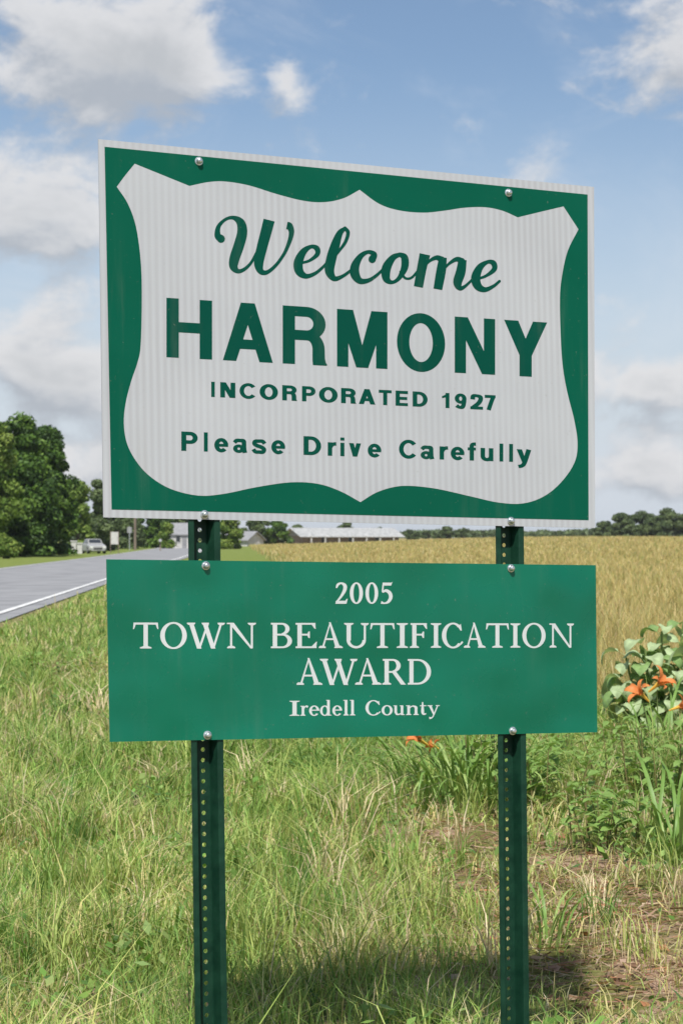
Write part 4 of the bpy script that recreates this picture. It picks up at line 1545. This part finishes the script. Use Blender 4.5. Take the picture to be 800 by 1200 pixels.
simple('notice_board', 134.5, 185, 'pale grey notice board on two posts beside the road', 'notice board',
       [('board', box(-.34, -.03, .85, .34, .03, 2.0), M_whitewall), ('post', box(-.40, -.05, -.2, -.345, .05, 2.1), M_wood), ('post', box(.345, -.05, -.2, .40, .05, 2.1), M_wood)])
simple('utility_pole', 158.5, 240, 'tall grey wooden utility pole with a cross arm', 'utility pole',
       [('pole', tube([(0, 0, -.3), (0, 0, 4), (0, 0, 8.5)], [.17, .15, .11], 10), M_wood), ('cross_arm', box(-1.1, -.16, 7.6, 1.1, -.04, 7.75), M_wood)] +
       [('insulator', tube([(q, -.1, 7.74), (q, -.1, 7.95)], [.06, .04], 8), M_steel) for q in (-1, -.4, .4, 1)])
simple('traffic_sign', 152, 235, 'narrow dark traffic sign seen edge on near the utility pole', 'traffic sign',
       [('pole', tube([(0, 0, -.2), (0, 0, 2.9)], [.05, .05], 8), M_steel), ('plate', box(-.28, -.03, 2.1, .28, .0, 2.8), M_shingle)])
for px_, h_, lab in ((87, 1.15, 'whitewashed gate pillar nearest the roadside wood'), (94, .95, 'lower whitewashed gate pillar between its fellow and the parked car')):
    simple('gate_pillar', px_, 190, lab, 'pillar', [('shaft', box(-.24, -.24, -.2, .24, .24, h_), M_whitewall), ('cap', box(-.31, -.31, h_, .31, .31, h_ + .1), M_whitewall)], 0, 'gate pillars')
simple('mailbox', 188, 215, 'white mailbox on a wooden post by the road', 'mailbox',
       [('post', box(-.06, -.06, -.2, .06, .06, 1.0), M_wood),
        ('box', tube([(0, -.3, 1.14), (0, .3, 1.14)], [.16, .16], 12), M_whitewall), ('door', box(-.13, -.325, 1.02, .13, -.305, 1.25), M_steel)])


# parked car, nose toward the sign
def car(px, d_, ang, label):
    x_, y_, g_ = at(px, d_)
    root = empty('parked_car', (x_, y_, g_), label, 'car')
    root.rotation_euler = (0, 0, ang)
    M_paint = mat('car_paint', (.34, .34, .335), .35, spec=.5)[0]
    M_tyre = mat('tyre_rubber', (.02, .02, .02), .8)[0]
    M_lamp = mat('lamp_glass', (.75, .75, .72), .1, spec=.8)[0]

    def loft(n, rows, m, close=True):
        V_, F_ = [], []
        k = len(rows[0])
        for r_ in rows:
            V_ += r_
        for i in range(len(rows) - 1):
            for j in range(k):
                F_.append((i * k + j, i * k + (j + 1) % k, (i + 1) * k + (j + 1) % k, (i + 1) * k + j))
        F_ += [tuple(range(k))[::-1], tuple(range((len(rows) - 1) * k, len(rows) * k))]
        me_ = bpy.data.meshes.new(n)
        me_.from_pydata(V_, [], F_)
        me_.materials.append(m)
        return part(n, me_, root)

    def ringy(yv, hw, z0, z1, ch=.1):
        return [(-hw, yv, z0 + ch), (-hw + ch, yv, z0), (hw - ch, yv, z0), (hw, yv, z0 + ch), (hw, yv, z1 - ch), (hw - ch, yv, z1), (-hw + ch, yv, z1), (-hw, yv, z1 - ch)]
    loft('body', [ringy(-2.2, .72, .30, .70), ringy(-2.05, .84, .25, .80), ringy(-.9, .88, .22, .95), ringy(1.7, .88, .22, .98), ringy(2.2, .78, .32, .88)], M_paint)
    loft('cabin', [ringy(-.95, .72, .90, .98, .03), ringy(-.35, .64, .90, 1.40, .06), ringy(1.1, .64, .90, 1.43, .06), ringy(1.75, .70, .90, 1.0, .03)], M_paint)
    ws = [(-.60, -.86, 1.02), (.60, -.86, 1.02), (.54, -.42, 1.35), (-.54, -.42, 1.35)]
    me_ = bpy.data.meshes.new('windscreen')
    me_.from_pydata([(a, b_ - .03, c + .02) for a, b_, c in ws], [], [(0, 1, 2, 3)])
    me_.materials.append(M_glass)
    part('windscreen', me_, root)
    for s in (-1, 1):
        me_ = bpy.data.meshes.new('side_window')
        me_.from_pydata([(s * .725, -.5, 1.02), (s * .725, 1.2, 1.02), (s * .665, 1.05, 1.36), (s * .665, -.25, 1.36)], [], [(0, 1, 2, 3)])
        me_.materials.append(M_glass)
        part('side_window', me_, root)
        v_, f_ = box(s * .62 - .14, -2.22, .55, s * .62 + .14, -2.08, .70)
        me_ = bpy.data.meshes.new('headlight')
        me_.from_pydata(v_, [], f_)
        me_.materials.append(M_lamp)
        part('headlight', me_, root)
        for yv in (-1.4, 1.35):
            v_, f_ = tube([(s * .66, yv, .32), (s * .89, yv, .32)], [.32, .32], 16)
            me_ = bpy.data.meshes.new('wheel')
            me_.from_pydata(v_, [], f_)
            me_.materials.append(M_tyre)
            wh_ = part('wheel', me_, root)
            v_, f_ = tube([(s * .88, yv, .32), (s * .90, yv, .32)], [.2, .18], 12)
            me_ = bpy.data.meshes.new('rim')
            me_.from_pydata(v_, [], f_)
            me_.materials.append(M_steel)
            part('rim', me_, wh_)
    v_, f_ = box(-.42, -2.23, .42, .42, -2.15, .56)
    me_ = bpy.data.meshes.new('grille')
    me_.from_pydata(v_, [], f_)
    me_.materials.append(M_tyre)
    part('grille', me_, root)
    return root


car(110, 192, math.radians(18), 'silver car parked by the gate pillars beyond the road')

# ------------------------------------------------------------------ summer haze
hm = bpy.data.materials.new('haze_air')
hm.use_nodes = True
t = NT(hm.node_tree)
vol = t.node('ShaderNodeVolumePrincipled', ins={'Color': (.93, .96, 1.0, 1), 'Density': .00011, 'Anisotropy': .2})
ho = t.node('ShaderNodeOutputMaterial')
t.t.links.new(vol.outputs[0], ho.inputs['Volume'])
v_, f_ = box(-3300, -200, -2.5, 3300, 4800, 17.0)
hz_ = mesh_obj('haze', v_, f_, hm)
tag(hz_, 'thin pale summer haze over the fields', 'haze', kind='stuff')
